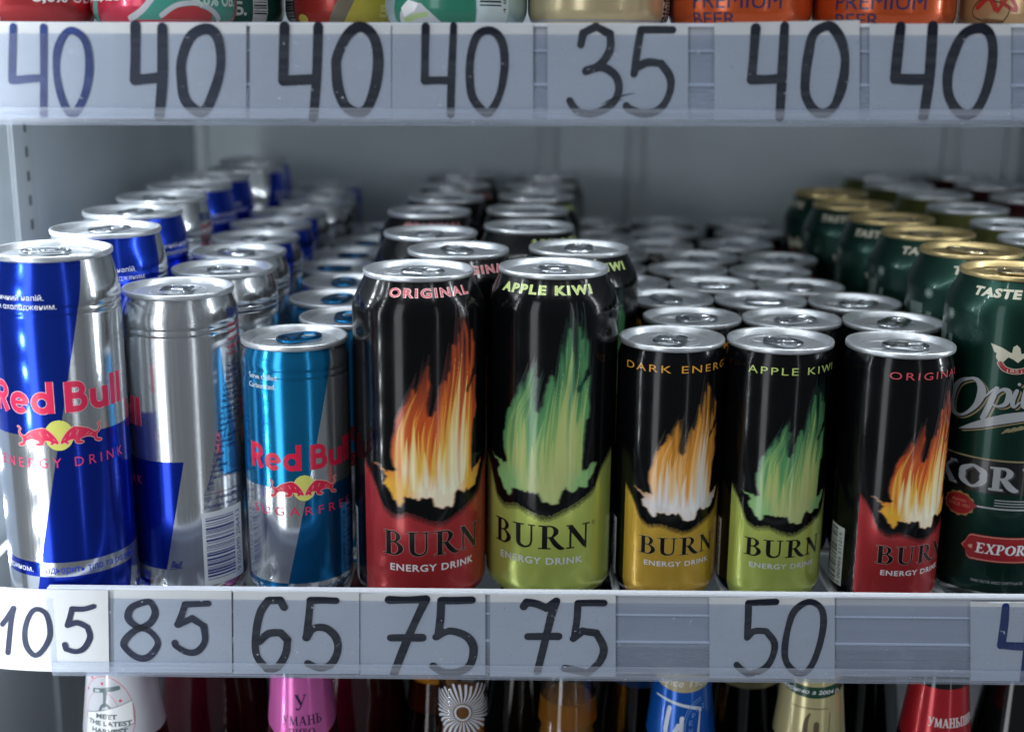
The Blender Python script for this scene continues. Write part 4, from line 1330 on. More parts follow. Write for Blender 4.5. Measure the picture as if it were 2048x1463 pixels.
# handwritten price tags
INK = (26, 31, 46)
TAGS = [
    ("a", 'tag', [(-226, 280.4), (-165.2, 281.3), (-167.7, 242.3), (-226, 241.8)], [[(-209.6, 279.3), (-210.8, 267.9), (-211.9, 257.5), (-210.6, 257.6), (-204.8, 258.1), (-198.6, 258.6)], [(-196.8, 279.1), (-198.2, 259.7), (-199.7, 242.7)], [(-185.0, 277.9), (-188.7, 275.8), (-191.6, 270.2), (-192.8, 262.5), (-192.1, 254.8), (-190.5, 247.8), (-187.9, 243.9), (-184.8, 245.7), (-181.1, 252.8), (-179.1, 261.3), (-178.8, 269.6), (-180.6, 275.1), (-185.0, 277.9)]], 3.16, (44, 66, 128), (2, 1), 'tag with a blue 40 at the far left of the upper rail'),
    ("b", 'tag', [(-167.7, 281.1), (-112.1, 281.6), (-113.7, 242.8), (-170.3, 242.3)], [[(-158.2, 280.2), (-159.0, 269.8), (-159.9, 258.1), (-155.2, 258.5), (-149.4, 259.3)], [(-147.2, 279.6), (-148.4, 258.7), (-150.4, 242.9)], [(-129.8, 279.1), (-135.7, 275.6), (-139.7, 266.5), (-140.1, 258.8), (-139.1, 250.4), (-134.3, 245.5), (-130.7, 246.2), (-126.7, 254.0), (-123.8, 263.2), (-123.4, 272.2), (-125.6, 277.7), (-129.8, 279.1)]], 4.14, (40, 48, 66), (2, 1), 'tag with a dark 40 lapping the blue 40 tag'),
    ("c", 'tag', [(-110.5, 281.3), (-51.8, 281.8), (-52.2, 243.3), (-112.1, 242.7)], [[(-96.3, 280.4), (-97.4, 258.5), (-91.3, 258.7), (-84.1, 259.2)], [(-82.1, 280.5), (-83.4, 260.1), (-85.3, 243.1)], [(-66.1, 280.3), (-70.8, 276.2), (-74.6, 268.5), (-75.0, 263.6), (-74.2, 255.2), (-71.4, 248.2), (-66.5, 245.4), (-62.1, 247.6), (-58.7, 256.8), (-57.4, 267.3), (-58.7, 275.6), (-62.2, 279.7), (-66.1, 280.3)]], 4.14, INK, (2, 1), 'tag with a thick 40 under the red and yellow can'),
    ("d", 'tag', [(-51.3, 281.8), (7.4, 282.4), (7.9, 243.5), (-51.9, 242.9)], [[(-37.3, 280.9), (-37.6, 270.9), (-37.9, 259.1), (-33.2, 259.1), (-27.4, 259.2)], [(-25.6, 281.4), (-26.7, 260.6), (-27.1, 245.1)], [(-11.4, 279.8), (-16.0, 277.4), (-18.5, 269.7), (-19.0, 260.7), (-17.7, 252.2), (-13.0, 246.3), (-10.2, 246.7), (-6.2, 253.8), (-4.5, 264.3), (-5.0, 273.3), (-7.5, 278.1), (-11.4, 279.8)]], 3.16, INK, (2, 1), 'tag with a thin 40 under the pale green can'),
    ("e", 'tag', [(13.4, 282.4), (72.0, 283.0), (73.7, 244.1), (14.1, 243.5)], [[(27.5, 274.3), (28.4, 279.1), (33.7, 281.6), (39.5, 278.6), (39.6, 272.3), (35.5, 266.1), (29.9, 263.6)], [(29.9, 263.8), (37.0, 265.0), (42.8, 261.2), (43.7, 254.9), (40.3, 249.3), (33.2, 246.0), (26.6, 247.0), (23.3, 251.2)], [(65.7, 280.5), (58.6, 280.7), (52.3, 280.6), (51.1, 271.8), (50.1, 262.4)], [(50.6, 264.8), (55.5, 267.3), (61.2, 267.0), (65.4, 261.4), (65.3, 255.1), (61.9, 248.7), (55.5, 246.2), (49.0, 247.9), (47.1, 249.3)]], 3.16, (52, 56, 64), (2, 2), 'tag with 35 under the champagne coloured can'),
    ("f", 'tag', [(82.9, 283.6), (143.2, 285.2), (146.2, 244.4), (84.8, 243.9)], [[(100.1, 281.5), (99.8, 272.2), (99.5, 260.7), (104.8, 260.8), (111.3, 261.2)], [(112.1, 282.7), (112.3, 261.9), (112.2, 245.0)], [(129.5, 282.8), (124.4, 279.3), (122.8, 271.0), (122.0, 262.0), (122.8, 254.3), (126.4, 248.6), (130.9, 246.9), (135.0, 250.1), (137.6, 258.6), (138.3, 269.1), (136.3, 276.7), (132.8, 281.5), (129.5, 282.8)]], 3.91, (40, 45, 56), (2, 1), 'slightly crooked tag with 40 between the two orange cans'),
    ("g", 'tag', [(147.5, 283.7), (206.4, 284.2), (210.4, 245.0), (150.5, 244.5)], [[(160.4, 282.8), (160.1, 272.8), (160.0, 261.6), (166.5, 261.3), (172.9, 261.4)], [(173.8, 283.2), (174.2, 262.5), (173.2, 245.5)], [(193.1, 282.4), (186.9, 279.9), (183.4, 271.6), (181.8, 262.5), (183.3, 254.1), (188.5, 247.8), (194.3, 247.9), (197.9, 255.0), (199.8, 264.8), (199.6, 274.5), (197.5, 280.7), (193.1, 282.4)]], 4.22, INK, (2, 1), 'tag with a bold 40 at the right end of the upper rail'),
    ("105", 'tag', [(-250, 27.0), (-186.4, 27.0), (-188.6, -14.5), (-252, -15.1)], [[(-238.0, 8.2), (-234.4, 13.0), (-231.7, 16.9), (-233.5, 10.0), (-236.5, -6.2)], [(-220.5, 17.0), (-224.4, 13.5), (-227.1, 5.7), (-226.9, -2.1), (-223.2, -6.5), (-218.5, -2.9), (-215.1, 4.9), (-216.0, 14.5), (-220.5, 17.0)], [(-193.4, 19.0), (-198.2, 17.7), (-203.8, 17.6), (-205.0, 13.7), (-206.4, 9.2)], [(-206.4, 9.2), (-201.9, 10.7), (-197.3, 8.6), (-196.4, 3.4), (-199.6, -2.3), (-203.8, -4.1), (-208.1, -2.8), (-208.3, -0.6)]], 2.56, (48, 56, 84), (1, 1, 2), 'tag with 105 curling past the left end of the lower rail'),
    ("85", 'tag', [(-188.4, 26.6), (-129.4, 27.0), (-130.9, -14.8), (-190.3, -15.2)], [[(-168.6, 21.0), (-175.9, 18.3), (-178.2, 13.1), (-174.9, 8.8), (-168.7, 6.3), (-165.0, 0.2), (-169.4, -6.8), (-175.1, -7.3), (-180.4, -2.5), (-180.6, 1.0), (-175.9, 6.2), (-168.5, 9.8), (-165.4, 15.0), (-166.3, 19.3), (-168.6, 21.0)], [(-140.4, 20.4), (-146.4, 20.1), (-151.2, 19.9), (-153.0, 15.1), (-155.3, 9.7)], [(-155.3, 9.7), (-148.4, 13.0), (-143.0, 9.2), (-142.9, 1.4), (-146.8, -3.9), (-151.7, -4.4), (-156.3, -1.4), (-157.0, 0.3)]], 3.16, (38, 43, 68), (1, 2), 'tag with 85 under the silver can'),
    ("65", 'tag', [(-128.5, 26.4), (-69.9, 27.0), (-70.7, -14.6), (-130.1, -15.2)], [[(-105.1, 19.1), (-106.6, 22.5), (-112.2, 22.4), (-116.4, 16.4), (-118.8, 5.1), (-118.8, -5.4), (-114.2, -12.4), (-109.4, -11.4), (-105.1, -4.4), (-104.1, 2.6), (-107.2, 6.1), (-112.8, 5.6), (-117.3, 1.6)], [(-80.8, 22.7), (-86.7, 22.7), (-92.7, 22.6), (-93.7, 14.0), (-95.2, 3.8)], [(-95.2, 3.8), (-91.9, 8.4), (-86.3, 8.9), (-81.6, 4.6), (-80.6, -2.4), (-83.6, -9.4), (-89.3, -11.7), (-94.8, -9.5)]], 3.61, INK, (1, 2), 'tag with 65 under the teal sugarfree can'),
    ("75", 'tag', [(-69.5, 25.9), (-11.4, 26.5), (-11.2, -14.8), (-70.3, -15.2)], [[(-56.2, 23.2), (-47.9, 23.3), (-39.1, 23.6), (-44.0, 12.8), (-48.9, 0.6), (-54.3, -14.4)], [(-55.7, 4.0), (-40.9, 4.2)], [(-17.7, 23.4), (-24.9, 23.3), (-31.8, 23.2), (-32.4, 14.6), (-33.3, 5.5)], [(-34.5, 4.7), (-28.1, 7.8), (-20.1, 5.2), (-16.9, -0.8), (-18.5, -9.6), (-24.1, -13.2), (-31.3, -13.3), (-35.8, -10.2)]], 3.76, INK, (2, 2), 'tag with a bold 75 under the tall red and black can'),
    ("75b", 'tag', [(-9.2, 26.2), (49.2, 26.8), (50.4, -14.9), (-9.0, -15.3)], [[(6.5, 20.6), (7.7, 22.8), (12.4, 22.0), (17.2, 19.9), (21.6, 23.4), (19.7, 16.9), (17.5, 6.5), (13.3, -12.4)], [(8.7, 5.5), (23.1, 5.7)], [(43.8, 22.7), (37.8, 22.7), (31.7, 22.6), (31.3, 14.4), (30.3, 5.3)], [(29.9, 4.5), (34.2, 8.4), (40.6, 7.6), (44.4, -0.2), (42.6, -7.2), (37.1, -13.0), (31.4, -11.7), (26.2, -10.5)]], 3.46, INK, (2, 2), 'tag with a wavy topped 75 under the tall lime and black can'),
    ("50", 'tag', [(92.8, 25.8), (151.0, 26.4), (154.0, -15.1), (94.8, -15.2)], [[(123.8, 24.0), (117.5, 23.8), (111.2, 23.4), (111.4, 14.4), (111.3, 5.9)], [(111.3, 5.9), (114.3, 9.2), (119.9, 9.3), (124.3, 3.3), (123.9, -3.7), (120.2, -9.9), (113.2, -13.1), (109.0, -10.0), (107.2, -7.9)], [(138.9, 24.2), (132.8, 19.8), (130.2, 11.1), (129.2, 0.7), (130.5, -6.3), (134.8, -11.5), (139.6, -11.9), (143.3, -6.2), (145.8, 4.4), (146.7, 14.8), (144.6, 21.6), (138.9, 24.2)]], 3.16, INK, (2, 1), 'tag with 50 alone under the short lime can'),
    ("4", 'tag', [(214.2, 24.9), (272.8, 25.5), (277.7, -15.1), (218.1, -15.2)], [[(230.6, 23.0), (230.8, 13.9), (230.5, 3.3), (237.1, 2.9), (243.1, 2.8)], [(242.1, 23.5), (243.0, 3.6), (243.0, -14.8)], [(262, 22), (256, 19), (252.5, 8), (254, -6), (259, -12), (265, -6), (268, 8), (266, 19), (262, 22)]], 3.76, (22, 52, 122), (2, 1), 'torn tag with a blue four at the right end of the lower rail'),
]
PAPER_T = .22
for n, (nm, _, quad, strokes, w, ink, split, lab) in enumerate(TAGS):
    yy = 553.4 - .25 * (n % 2)
    rnd = random.Random(n)
    root = empty('price_tag', (0, 0, 0))
    setp(root, 'white paper ' + lab, 'price tag', 'handwritten price tags in the shelf rails')
    (ax, az), (bx, bz), (cx, cz), (dx, dz) = quad

    def ybend(x, y0=yy, nm=nm):
        # the loose end of the 105 card curls towards the viewer's left
        if nm == '105':
            t = max(0.0, (-205.0 - x) / 40.0)
            return y0 - .9 + 4.0 * t * t
        if nm == 'a':
            t = max(0.0, (-196.0 - x) / 40.0)
            return y0 + 2.5 * t * t
        return y0
    NX, NZ = 24, 6
    vs, fs = [], []
    for side in (0, 1):
        for i in range(NX + 1):
            u = i / NX
            for j in range(NZ + 1):
                v = j / NZ
                x = (dx + (ax - dx) * v) * (1 - u) + (cx + (bx - cx) * v) * u
                z = (dz + (az - dz) * v) * (1 - u) + (cz + (bz - cz) * v) * u
                if nm == '4' and j == NZ: z += rnd.uniform(-.7, .3) if side == 0 else 0
                vs.append((x * MM, (ybend(x) + PAPER_T * side + .12 * math.sin(x * .21 + n) * (1 - side) * v) * MM, z * MM))
    S = (NX + 1) * (NZ + 1)
    for i in range(NX):
        for j in range(NZ):
            a = i * (NZ + 1) + j
            fs.append((a, a + NZ + 1, a + NZ + 2, a + 1))
            fs.append((S + a, S + a + 1, S + a + NZ + 2, S + a + NZ + 1))
    for i in range(NX):
        for j in (0, NZ):
            a, b = i * (NZ + 1) + j, (i + 1) * (NZ + 1) + j
            fs.append((a, S + a, S + b, b) if j == 0 else (a, b, S + b, S + a))
    for j in range(NZ):
        for i in (0, NX):
            a, b = i * (NZ + 1) + j, i * (NZ + 1) + j + 1
            fs.append((a, b, S + b, S + a) if i == 0 else (a, S + a, S + b, b))
    mesh_obj('paper', vs, fs, M['paper'], root, False)
    k = 0
    for cnt in split:
        pr = Print()
        for st in strokes[k:k + cnt]:
            sm = [(x + rnd.uniform(-.12, .12), z + rnd.uniform(-.12, .12)) for x, z in st]
            if math.hypot(st[0][0] - st[-1][0], st[0][1] - st[-1][1]) < .1 and len(st) > 5:
                ws_ = [w * rnd.uniform(.9, 1.12) for _ in sm[:-1]]
                pr.stroke(sm[:-1], ws_, ink, 0, closed=True, per=5)
            else:
                pr.stroke(sm, [w * rnd.uniform(.92, 1.1) for _ in sm], ink, 0, split=50, per=5)
        k += cnt
        if nm == 'e' and k == 4:
            pr.stroke([(38, 250.8), (42, 252.4), (47, 254.0), (51, 254.6)], [.2, .8, .5, .1], (70, 74, 82), 0, cap=False)
            pr.stroke([(36, 249.8), (41, 251.2), (46, 252.0)], [.1, .4, .1], (70, 74, 82), 0, cap=False)

        def tmap(x, z, L, yb=ybend):
            d = (yb(x + .5) - yb(x - .5))
            nn = Vector((d, -1, 0)).normalized()
            return Vector((x, yb(x) - .28 - L * .5, z)) * MM, nn
        pr.build('digit', M['marker'], root, tmap, [x * 2.0 for x in range(-130, -80)] if nm in ('105', 'a') else ())

# ------------------------------------------------------------------ cans on the main shelf
ROWS = {
    "A": [(-214.4, 590.0), (-210.9, 661.3), (-217.5, 732.8), (-219.2, 802.5), (-218.5, 868.9), (-218.5, 931.6), (-206.0, 996.0), (-213.8, 1067.1)],
    "B": [(-165.0, 622.9), (-155.3, 679.6), (-158.8, 737.7), (-160.7, 796.0), (-161.7, 853.6), (-160.2, 915.3), (-149.8, 974.2), (-153.7, 1035.0), (-158.6, 1104.1)],
    "C": [(-107.8, 620.0), (-86.9, 668.9), (-100.8, 720.3), (-102.9, 773.5), (-113.8, 825.6), (-112.3, 878.9), (-108.1, 937.7), (-104.7, 1006.4)],
    "O": [(-46.1, 621.4), (-29.5, 685.5), (-48.5, 749.0), (-55.6, 848.1), (-48.8, 930.2), (-45.7, 1015.3), (-44.6, 1100.1)],
    "G": [(20.2, 631.8), (35.9, 696.2), (9.6, 780.9), (9.4, 861.1), (16.4, 942.4), (20.5, 1015.6), (26.9, 1098.4)],
    "S1": [(79.7, 626.1), (96.5, 676.5), (89.6, 729.2), (69.2, 778.3), (60.9, 830.9), (67.3, 883.8), (66.6, 977.5), (69.7, 1049.5)],
    "S2": [(133.6, 624.2), (149.7, 674.9), (142.8, 727.6), (122.4, 776.8), (114.1, 829.3), (129.6, 880.3), (105.6, 932.8), (117.7, 994.7), (124.1, 1062.9)],
    "S3": [(191.3, 617.2), (202.6, 669.2), (195.8, 722.0), (175.3, 771.1), (167.0, 823.7), (182.5, 874.6), (165.0, 940.3), (184.2, 999.2), (185.8, 1064.3)],
    "P": [(252.3, 636.0), (252.4, 702.2), (249.2, 768.4), (245.8, 834.5), (239.5, 908.6), (241.4, 981.9)],
    "Q": [(310.6, 743.5), (317.3, 810.5), (315.7, 893.7), (320.2, 979.7), (311.9, 1045.4), (315.8, 1122.5)],
    "R": [(383.6, 960.3), (387.5, 1050.1), (388.9, 1129.7)],
}
ORD = ['front', 'second', 'third', 'fourth', 'fifth', 'sixth', 'seventh', 'eighth', 'ninth']
ROT = {
    'A': [15, 48, 92, -100, 110, 60, 130, 150], 'B': [-96, -40, -60, 40, 60, 30, -70, 20, 60], 'C': [15, 25, -30, 40, 10, -20, 60, 0],
    'O': [16, 24, 42, 10, -20, 30, 0], 'G': [-10, 6, 48, 0, 20, -30, 10], 'S1': [11, 60, -80, 20, 90, 10, 40, -30], 'S2': [8, -60, 80, 30, 120, -20, 50, 0, 10],
    'S3': [21, 100, 30, -70, 10, 60, -30, 20, 0], 'P': [0, 24, 14, -4, 2, -40], 'Q': [0, 40, -60, 20, 90, 10], 'R': [0, 50, -30]}
yellow_m = mat('olive_can_lacquer', (88, 92, 46), 0.6, 0.3)
red_m = mat('dark_red_can_lacquer', (52, 18, 20), 0.6, 0.3)
KIND = {
    'A': (lambda: make_bull_can('tall'), 'tall blue and silver energy drink can', 'tall blue and silver cans by the left wall', 'can'),
    'B': (lambda: make_bull_can('mid'), 'medium silver and blue energy drink can', 'column of medium silver and blue cans', 'can'),
    'C': (lambda: make_bull_can('light'), 'slim teal sugarfree can with teal tab', 'column of slim teal cans', 'can'),
    'O': (lambda: make_burn('original', True), 'tall black can with orange flame and red foot', 'column of tall black and red cans', 'can'),
    'G': (lambda: make_burn('apple', True), 'tall black can with green flame and lime foot', 'column of tall black and lime cans', 'can'),
    'S1': (lambda: make_burn('dark', False), 'short black can with gold foot and orange flame', 'column of short black and gold cans', 'can'),
    'S2': (lambda: make_burn('apple', False), 'short black can with lime foot and green flame', 'column of short black and lime cans', 'can'),
    'S3': (lambda: make_burn('original', False), 'short black can with red foot and orange flame', 'column of short black and red cans', 'can'),
    'P': (make_green_can, 'dark green beer can with gold lid', 'column of dark green beer cans', 'can'),
    'Q': (lambda: make_plain_can('beer_can', yellow_m, (96, 100, 46), M['lid']), 'olive beer can with silver lid', 'olive cans behind the green beer cans', 'can'),
    'R': (lambda: make_plain_can('beer_can', red_m, (54, 20, 22), M['lid']), 'dark red beer can with silver lid', 'dark red cans in the back right corner', 'can'),
}
rr = random.Random(9)
for key, spots in ROWS.items():
    fn, what, group, cat = KIND[key]
    proto = fn()
    for i, (x, y) in enumerate(spots):
        o = proto if i == 0 else copy_thing(proto)
        if i == 0: lab = what + ', at the front of its column'
        elif i == len(spots) - 1: lab = what + ', last of its column'
        else: lab = what + ', ' + ORD[i] + ' in its column'
        place(o, x, y, 0.0, ROT[key][i], lab, cat, group)
        if i > 0:     # each tab points its own way
            for l in o.children:
                if l.name.startswith('lid'):
                    l.rotation_euler.z = rr.uniform(0, 6.28)

# ------------------------------------------------------------------ cans on the shelf above (only their feet are in the picture)
GW = (196, 200, 206)


def d_red(d, k):
    d.poly([(-70 * k, 5), (-30 * k, 5), (-30 * k, 8), (-36 * k, 12), (-64 * k, 13)], (206, 84, 44), 1)
    d.stroke([(-72 * k, 8), (-66 * k, 12), (-54 * k, 14.5), (-40 * k, 13), (-30 * k, 9), (-22 * k, 5)], 3.0, GW, 2)
    d.text('8,0% ОБ.', 6 * k, 62 * k, 11, 17, WHITE, 2, bold=.03)
    d.rect(66 * k, 72 * k, 4.4, 40, (206, 206, 210), 2)


def d_crimson(d, k):
    d.poly([(-22 * k, 4.6), (75 * k, 4.6), (75 * k, 60), (30 * k, 60), (0, 20)], (70, 150, 136), 1)
    d.stroke([(-26 * k, 5), (-14 * k, 9), (-4 * k, 16), (6 * k, 26)], 2.6, GW, 2)
    d.poly([(0, 4.8), (44 * k, 4.8), (42 * k, 8), (26 * k, 11), (12 * k, 10), (0, 6.5)], (180, 48, 56), 2)
    d.stroke([(0 * k, 6.5), (12 * k, 11), (28 * k, 12), (42 * k, 9), (52 * k, 5)], 2.2, GW, 3)
    d.stroke([(-72 * k, 5), (-64 * k, 10), (-60 * k, 20)], 5, (70, 150, 136), 2)
    d.text('МІЦНІСТЬ', -74 * k, -18 * k, 12.2, 15.6, WHITE, 3, bold=.03)
    d.text('8,0% ОБ.', 24 * k, 72 * k, 10.0, 17.0, (206, 222, 214), 3, bold=.04)


def d_teal(d, k):
    d.text('8,0% ОБ.', -28 * k, 24 * k, 7.0, 15, (216, 226, 220), 2, bold=.04)
    d.rect(-52 * k, -34 * k, 4.4, 60, (206, 210, 212), 1)
    barcode(d, -51 * k, -35 * k, 9, 40, BLACK, 2, 3)
    d.rect(30 * k, 46 * k, 4.4, 60, (206, 210, 212), 1)
    barcode(d, 31 * k, 45 * k, 9, 40, BLACK, 2, 5)
    d.stroke([(-26 * k, 5), (-14 * k, 6.4), (-4 * k, 4.8)], 2, (170, 60, 60), 2)


def d_stripe(d, k):
    d.poly([(-10 * k, 4.6), (70 * k, 4.6), (70 * k, 50), (30 * k, 50)], (186, 172, 66), 1)
    d.poly([(-22 * k, 4.6), (-8 * k, 4.6), (34 * k, 50), (18 * k, 50)], (120, 112, 96), 2)
    d.text('5,0%', 24 * k, 62 * k, 6.5, 14, (208, 200, 120), 3, bold=.05)
    d.ellipse(-48 * k, 6.6, 3.4, 2.4, (206, 196, 80), 2)
    d.rect(-80 * k, -58 * k, 4.4, 60, (14, 14, 16), 1)
    barcode(d, -79 * k, -60 * k, 6, 40, (180, 184, 186), 2, 9)


def d_pale(d, k):
    d.poly([(-62 * k, 4.6), (14 * k, 4.6), (14 * k, 60), (-50 * k, 60), (-56 * k, 20)], (46, 128, 104), 1)
    d.poly([(-56 * k, 4.8), (-14 * k, 4.8), (-20 * k, 8), (-30 * k, 13), (-44 * k, 13.4), (-52 * k, 9)], GW, 2)
    d.poly([(-48 * k, 7), (-36 * k, 9.5), (-32 * k, 13.0), (-42 * k, 14.5), (-50 * k, 11)][::-1], (236, 238, 240), 3)
    d.stroke([(-48 * k, 5.6), (-38 * k, 7.0), (-26 * k, 8.2)], 2.2, (176, 200, 140), 3)
    d.rect(15 * k, 44 * k, 4.4, 60, (206, 222, 226), 2)
    for i in range(8):
        d.rect(17 * k, 36 * k, 12 + i * 1.5, 12.6 + i * 1.5 + (i % 3) * .2, (30, 40, 46), 3)
    d.text('4 820', 38 * k, 41 * k, 9, 20, (30, 40, 46), 3, rot=1)


def d_gold(d, k):
    d.rect(62 * k, 70 * k, 4.4, 60, (206, 206, 200), 2)
    d.text('BIN', 63 * k, 69 * k, 5, 16, BLACK, 3, rot=1, bold=.04)
    d.rect(71 * k, 84 * k, 4.4, 60, (16, 16, 18), 2)
    barcode(d, 72 * k, 83 * k, 5, 30, (200, 200, 200), 3, 2)
    d.stroke([(-178 * k, 6.2), (178 * k, 6.2)], .5, (150, 160, 190), 2, smooth=False, cap=False)


def d_orange(d, k):
    NB = (34, 44, 92)
    d.text('PREMIUM', -36 * k, 36 * k, 12.0, 18.4, NB, 2)
    d.text('BEER', -36 * k, 0 * k, 4.6, 10.2, NB, 2)
    d.text('BIN CITY', -72 * k, -64 * k, 5, 24, NB, 2, rot=1)


def d_tan(d, k):
    RC = (176, 52, 44)
    d.stroke([(-40 * k, 14), (-30 * k, 18), (-24 * k, 13)], 2.6, RC, 2)
    d.stroke([(-22 * k, 12), (-14 * k, 18), (-8 * k, 12), (-20 * k, 16)], 1.6, RC, 2)
    d.stroke([(-44 * k, 10), (-20 * k, 7), (-14 * k, 14), (-38 * k, 17)], .5, (60, 40, 30), 2, closed=True)
    d.poly([(-40 * k, 5), (-20 * k, 5), (-16 * k, 8), (-34 * k, 9)], (120, 84, 50), 2)
    d.rect(2 * k, 30 * k, 4.6, 20, RC, 2)


base_m = M['can_silver']
UP = [('beer_can', (176, 56, 60), d_red, -228, 618, 20, 'dark red can with grey cloud outline at the left end of the upper shelf'),
      ('beer_can', (196, 52, 78), d_crimson, -163.3, 620, 12, 'crimson and teal can on the upper shelf beside the dark red can'),
      ('beer_can', (30, 92, 80), d_teal, -152.0, 684, 12, 'dark teal can with barcodes set back on the upper shelf'),
      ('beer_can', (176, 58, 50), d_stripe, -84, 680, 8, 'red and yellow striped can set back on the upper shelf'),
      ('beer_can', (178, 206, 214), d_pale, -27.6, 622, 4, 'pale can with green artwork on the upper shelf left of the champagne one'),
      ('beer_can', (206, 190, 150), d_gold, 38.8, 622, -4, 'champagne coloured can in the middle of the upper shelf'),
      ('beer_can', (210, 92, 42), d_orange, 104.6, 622, -12, 'orange beer can beside the champagne one on the upper shelf'),
      ('beer_can', (204, 88, 40), d_orange, 171.2, 622, -17, 'orange beer can beside the tan one on the upper shelf'),
      ('beer_can', (196, 164, 120), d_tan, 239.5, 622, -22, 'tan can with red drawing at the right end of the upper shelf')]
for nm, colr, deco, x, y, rz, lab in UP:
    o = make_plain_can(nm, base_m, colr, M['lid'], deco, zlow=3.4)
    place(o, x, y, 278.6, rz, lab, 'can', 'cans on the upper shelf')

# ------------------------------------------------------------------ bottles on the shelf below
FLOORZ = -262.0


def make_bottle(rtop, rbot, gm, label=None, liquid=None, cap=(150, 150, 155), zl=(-45, -80), ztop=-18.0, body=33.0):
    """local z measured from the floor; neck cone passes rtop at zl[0] and rbot at zl[1] (shelf heights)"""
    root = empty('bottle')
    H = ztop - FLOORZ
    f = lambda z: z - FLOORZ
    sl = (rbot - rtop) / (zl[0] - zl[1])
    zsh = zl[0] - (body * .93 - rtop) / sl if sl > 0.06 else -150
    zsh = max(zsh, -165)
    prof = [(body * .8, 0.3), (body * .93, .8), (body, 4), (body, f(zsh) - 26), (body * .985, f(zsh) - 14), (body * .95, f(zsh) - 5)]
    if sl <= .06:
        prof += [(body * .8, f(-140)), (body * .62, f(-125)), (rbot + 3, f(-105))]
    prof += [(rbot, f(zl[1])), (rtop, f(zl[0])), (max(rtop - .6, 12.6), f(zl[0]) + 6), (12.6, H - 14), (13.2, H - 13), (13.2, H - 9), (12.8, H - 8), (12.8, H)]
    prof.sort(key=lambda p: p[1])
    if gm in (M['glass_clear'], M['glass_brown']):      # hollow: add the inner face of the glass
        inner = [(max(r - 2.0, 8.0), max(z, 4.0)) for r, z in reversed(prof)]
        b = lathe('glass', prof + inner, gm, root, 64, 60)
    else:
        b = lathe('glass', prof, gm, root, 64, 60)
    if liquid:
        lp = [(max(r - 2.15, 1), max(z, 4.3)) for r, z in prof if z < f(liquid[0])]
        rr_ = lp[-1][0]
        lp = lp + [(rr_ - .3, f(liquid[0]))]
        lathe('liquid', lp, liquid[1], root, 48, 60)
    cp = lathe('cap', [(14.4, H - 6), (14.6, H - 5), (13.6, H + .5), (12.0, H + 1.2), (0, H + 1.3)], mat('cap_paint', cap, 0.6, .3), root, 42)
    if label:
        rd = Round([p for p in prof if p[1] > f(-140)], rbot)
        pr, pr2 = Print(), Print()
        label(pr, pr2, rd.k, f)
        if pr.v: rd.build(pr, 'neck_label', M['neck_foil'] if pr.__dict__.get('foil') else M['print'], root)
        if pr2.v: rd.build(pr2, 'label_print', M['print'], root)
    return root


def curved(pr, k, f, ztop, zside, zmid, col, foil=False):
    """neck label with a bottom edge that dips at the front"""
    n = 40
    lo = [(-178 + 356 * i / n, zside + (zmid - zside) * max(0, math.cos(math.radians((-178 + 356 * i / n)))) ** 1) for i in range(n + 1)]
    pr.poly([(a * k, f(z)) for a, z in lo] + [(178 * k, f(ztop)), (-178 * k, f(ztop))], col, 0)
    pr.foil = foil


def l_white(pr, p, k, f):
    curved(pr, k, f, -36, -80, -98, (196, 198, 206))
    RC, GR = (206, 84, 100), (96, 112, 116)
    p.stroke([(math.cos(a) * 46 * k, f(-66) + math.sin(a) * 21) for a in [2 * math.pi * i / 36 for i in range(36)]], .35, RC, 1, closed=True, per=1)
    p.stroke([(math.cos(a) * 30 * k - 6 * k, f(-66) + math.sin(a) * 13) for a in [2 * math.pi * i / 30 for i in range(30)]], .3, RC, 1, closed=True, per=1)
    p.stroke([(-20 * k, f(-53.4)), (24 * k, f(-51))], 2.4, GR, 2)
    p.stroke([(-17 * k, f(-53.3)), (-10 * k, f(-53))], 1.4, (190, 200, 202), 3)
    p.stroke([(2 * k, f(-52.5)), (1 * k, f(-57)), (0, f(-61))], [3.0, 2.0, 1.6], GR, 2)
    p.stroke([(-9 * k, f(-65)), (-5 * k, f(-61.5)), (2 * k, f(-60)), (10 * k, f(-62)), (12 * k, f(-65))], 1.6, GR, 2)
    p.poly([(-34 * k, f(-78.5)), (44 * k, f(-71)), (44 * k, f(-58.6)), (-34 * k, f(-66.4))], (226, 228, 230), 3)
    p.stroke([(-34 * k, f(-78.5)), (44 * k, f(-71)), (44 * k, f(-58.6)), (-34 * k, f(-66.4))], .4, GR, 4, smooth=False, closed=True)
    TX = (84, 96, 100)
    for s, x0, x1, z in (('MEET', -14, 20, -66.8), ('THE LATEST', -29, 41, -70.6), ('HARVEST', -21, 34, -74.6)):
        p.text(s, x0 * k, x1 * k, f(z) - 1.0, f(z) + 1.6, TX, 4, bold=.04)
    for a, b in ((-26, -47), (-4, -49), (26, -58), (30, -61), (-36, -54)):
        p.ellipse(a * k, f(b), 1.0, .8, RC, 2, 12)
    for i in range(9):
        p.stroke([((-12 + i * 4) * k, f(-80 - (i % 3))), ((-2 + i * 4) * k, f(-86))], .5, GR, 2)


def l_pink(pr, p, k, f):
    curved(pr, k, f, -45.6, -73, -81, (220, 108, 184), True)
    TX = (36, 24, 66)
    serif(p, 'У', -13 * k, 8 * k, f(-63.0), f(-54.6), TX, 1)
    serif(p, 'УМАНЬ', -36 * k, 34 * k, f(-71.5), f(-66.2), TX, 1)
    serif(p, 'ПИВО', -24 * k, 20 * k, f(-77.2), f(-73.2), TX, 1)
    p.text('0,5 л', -10 * k, 6 * k, f(-79.8), f(-78.6), TX, 1)


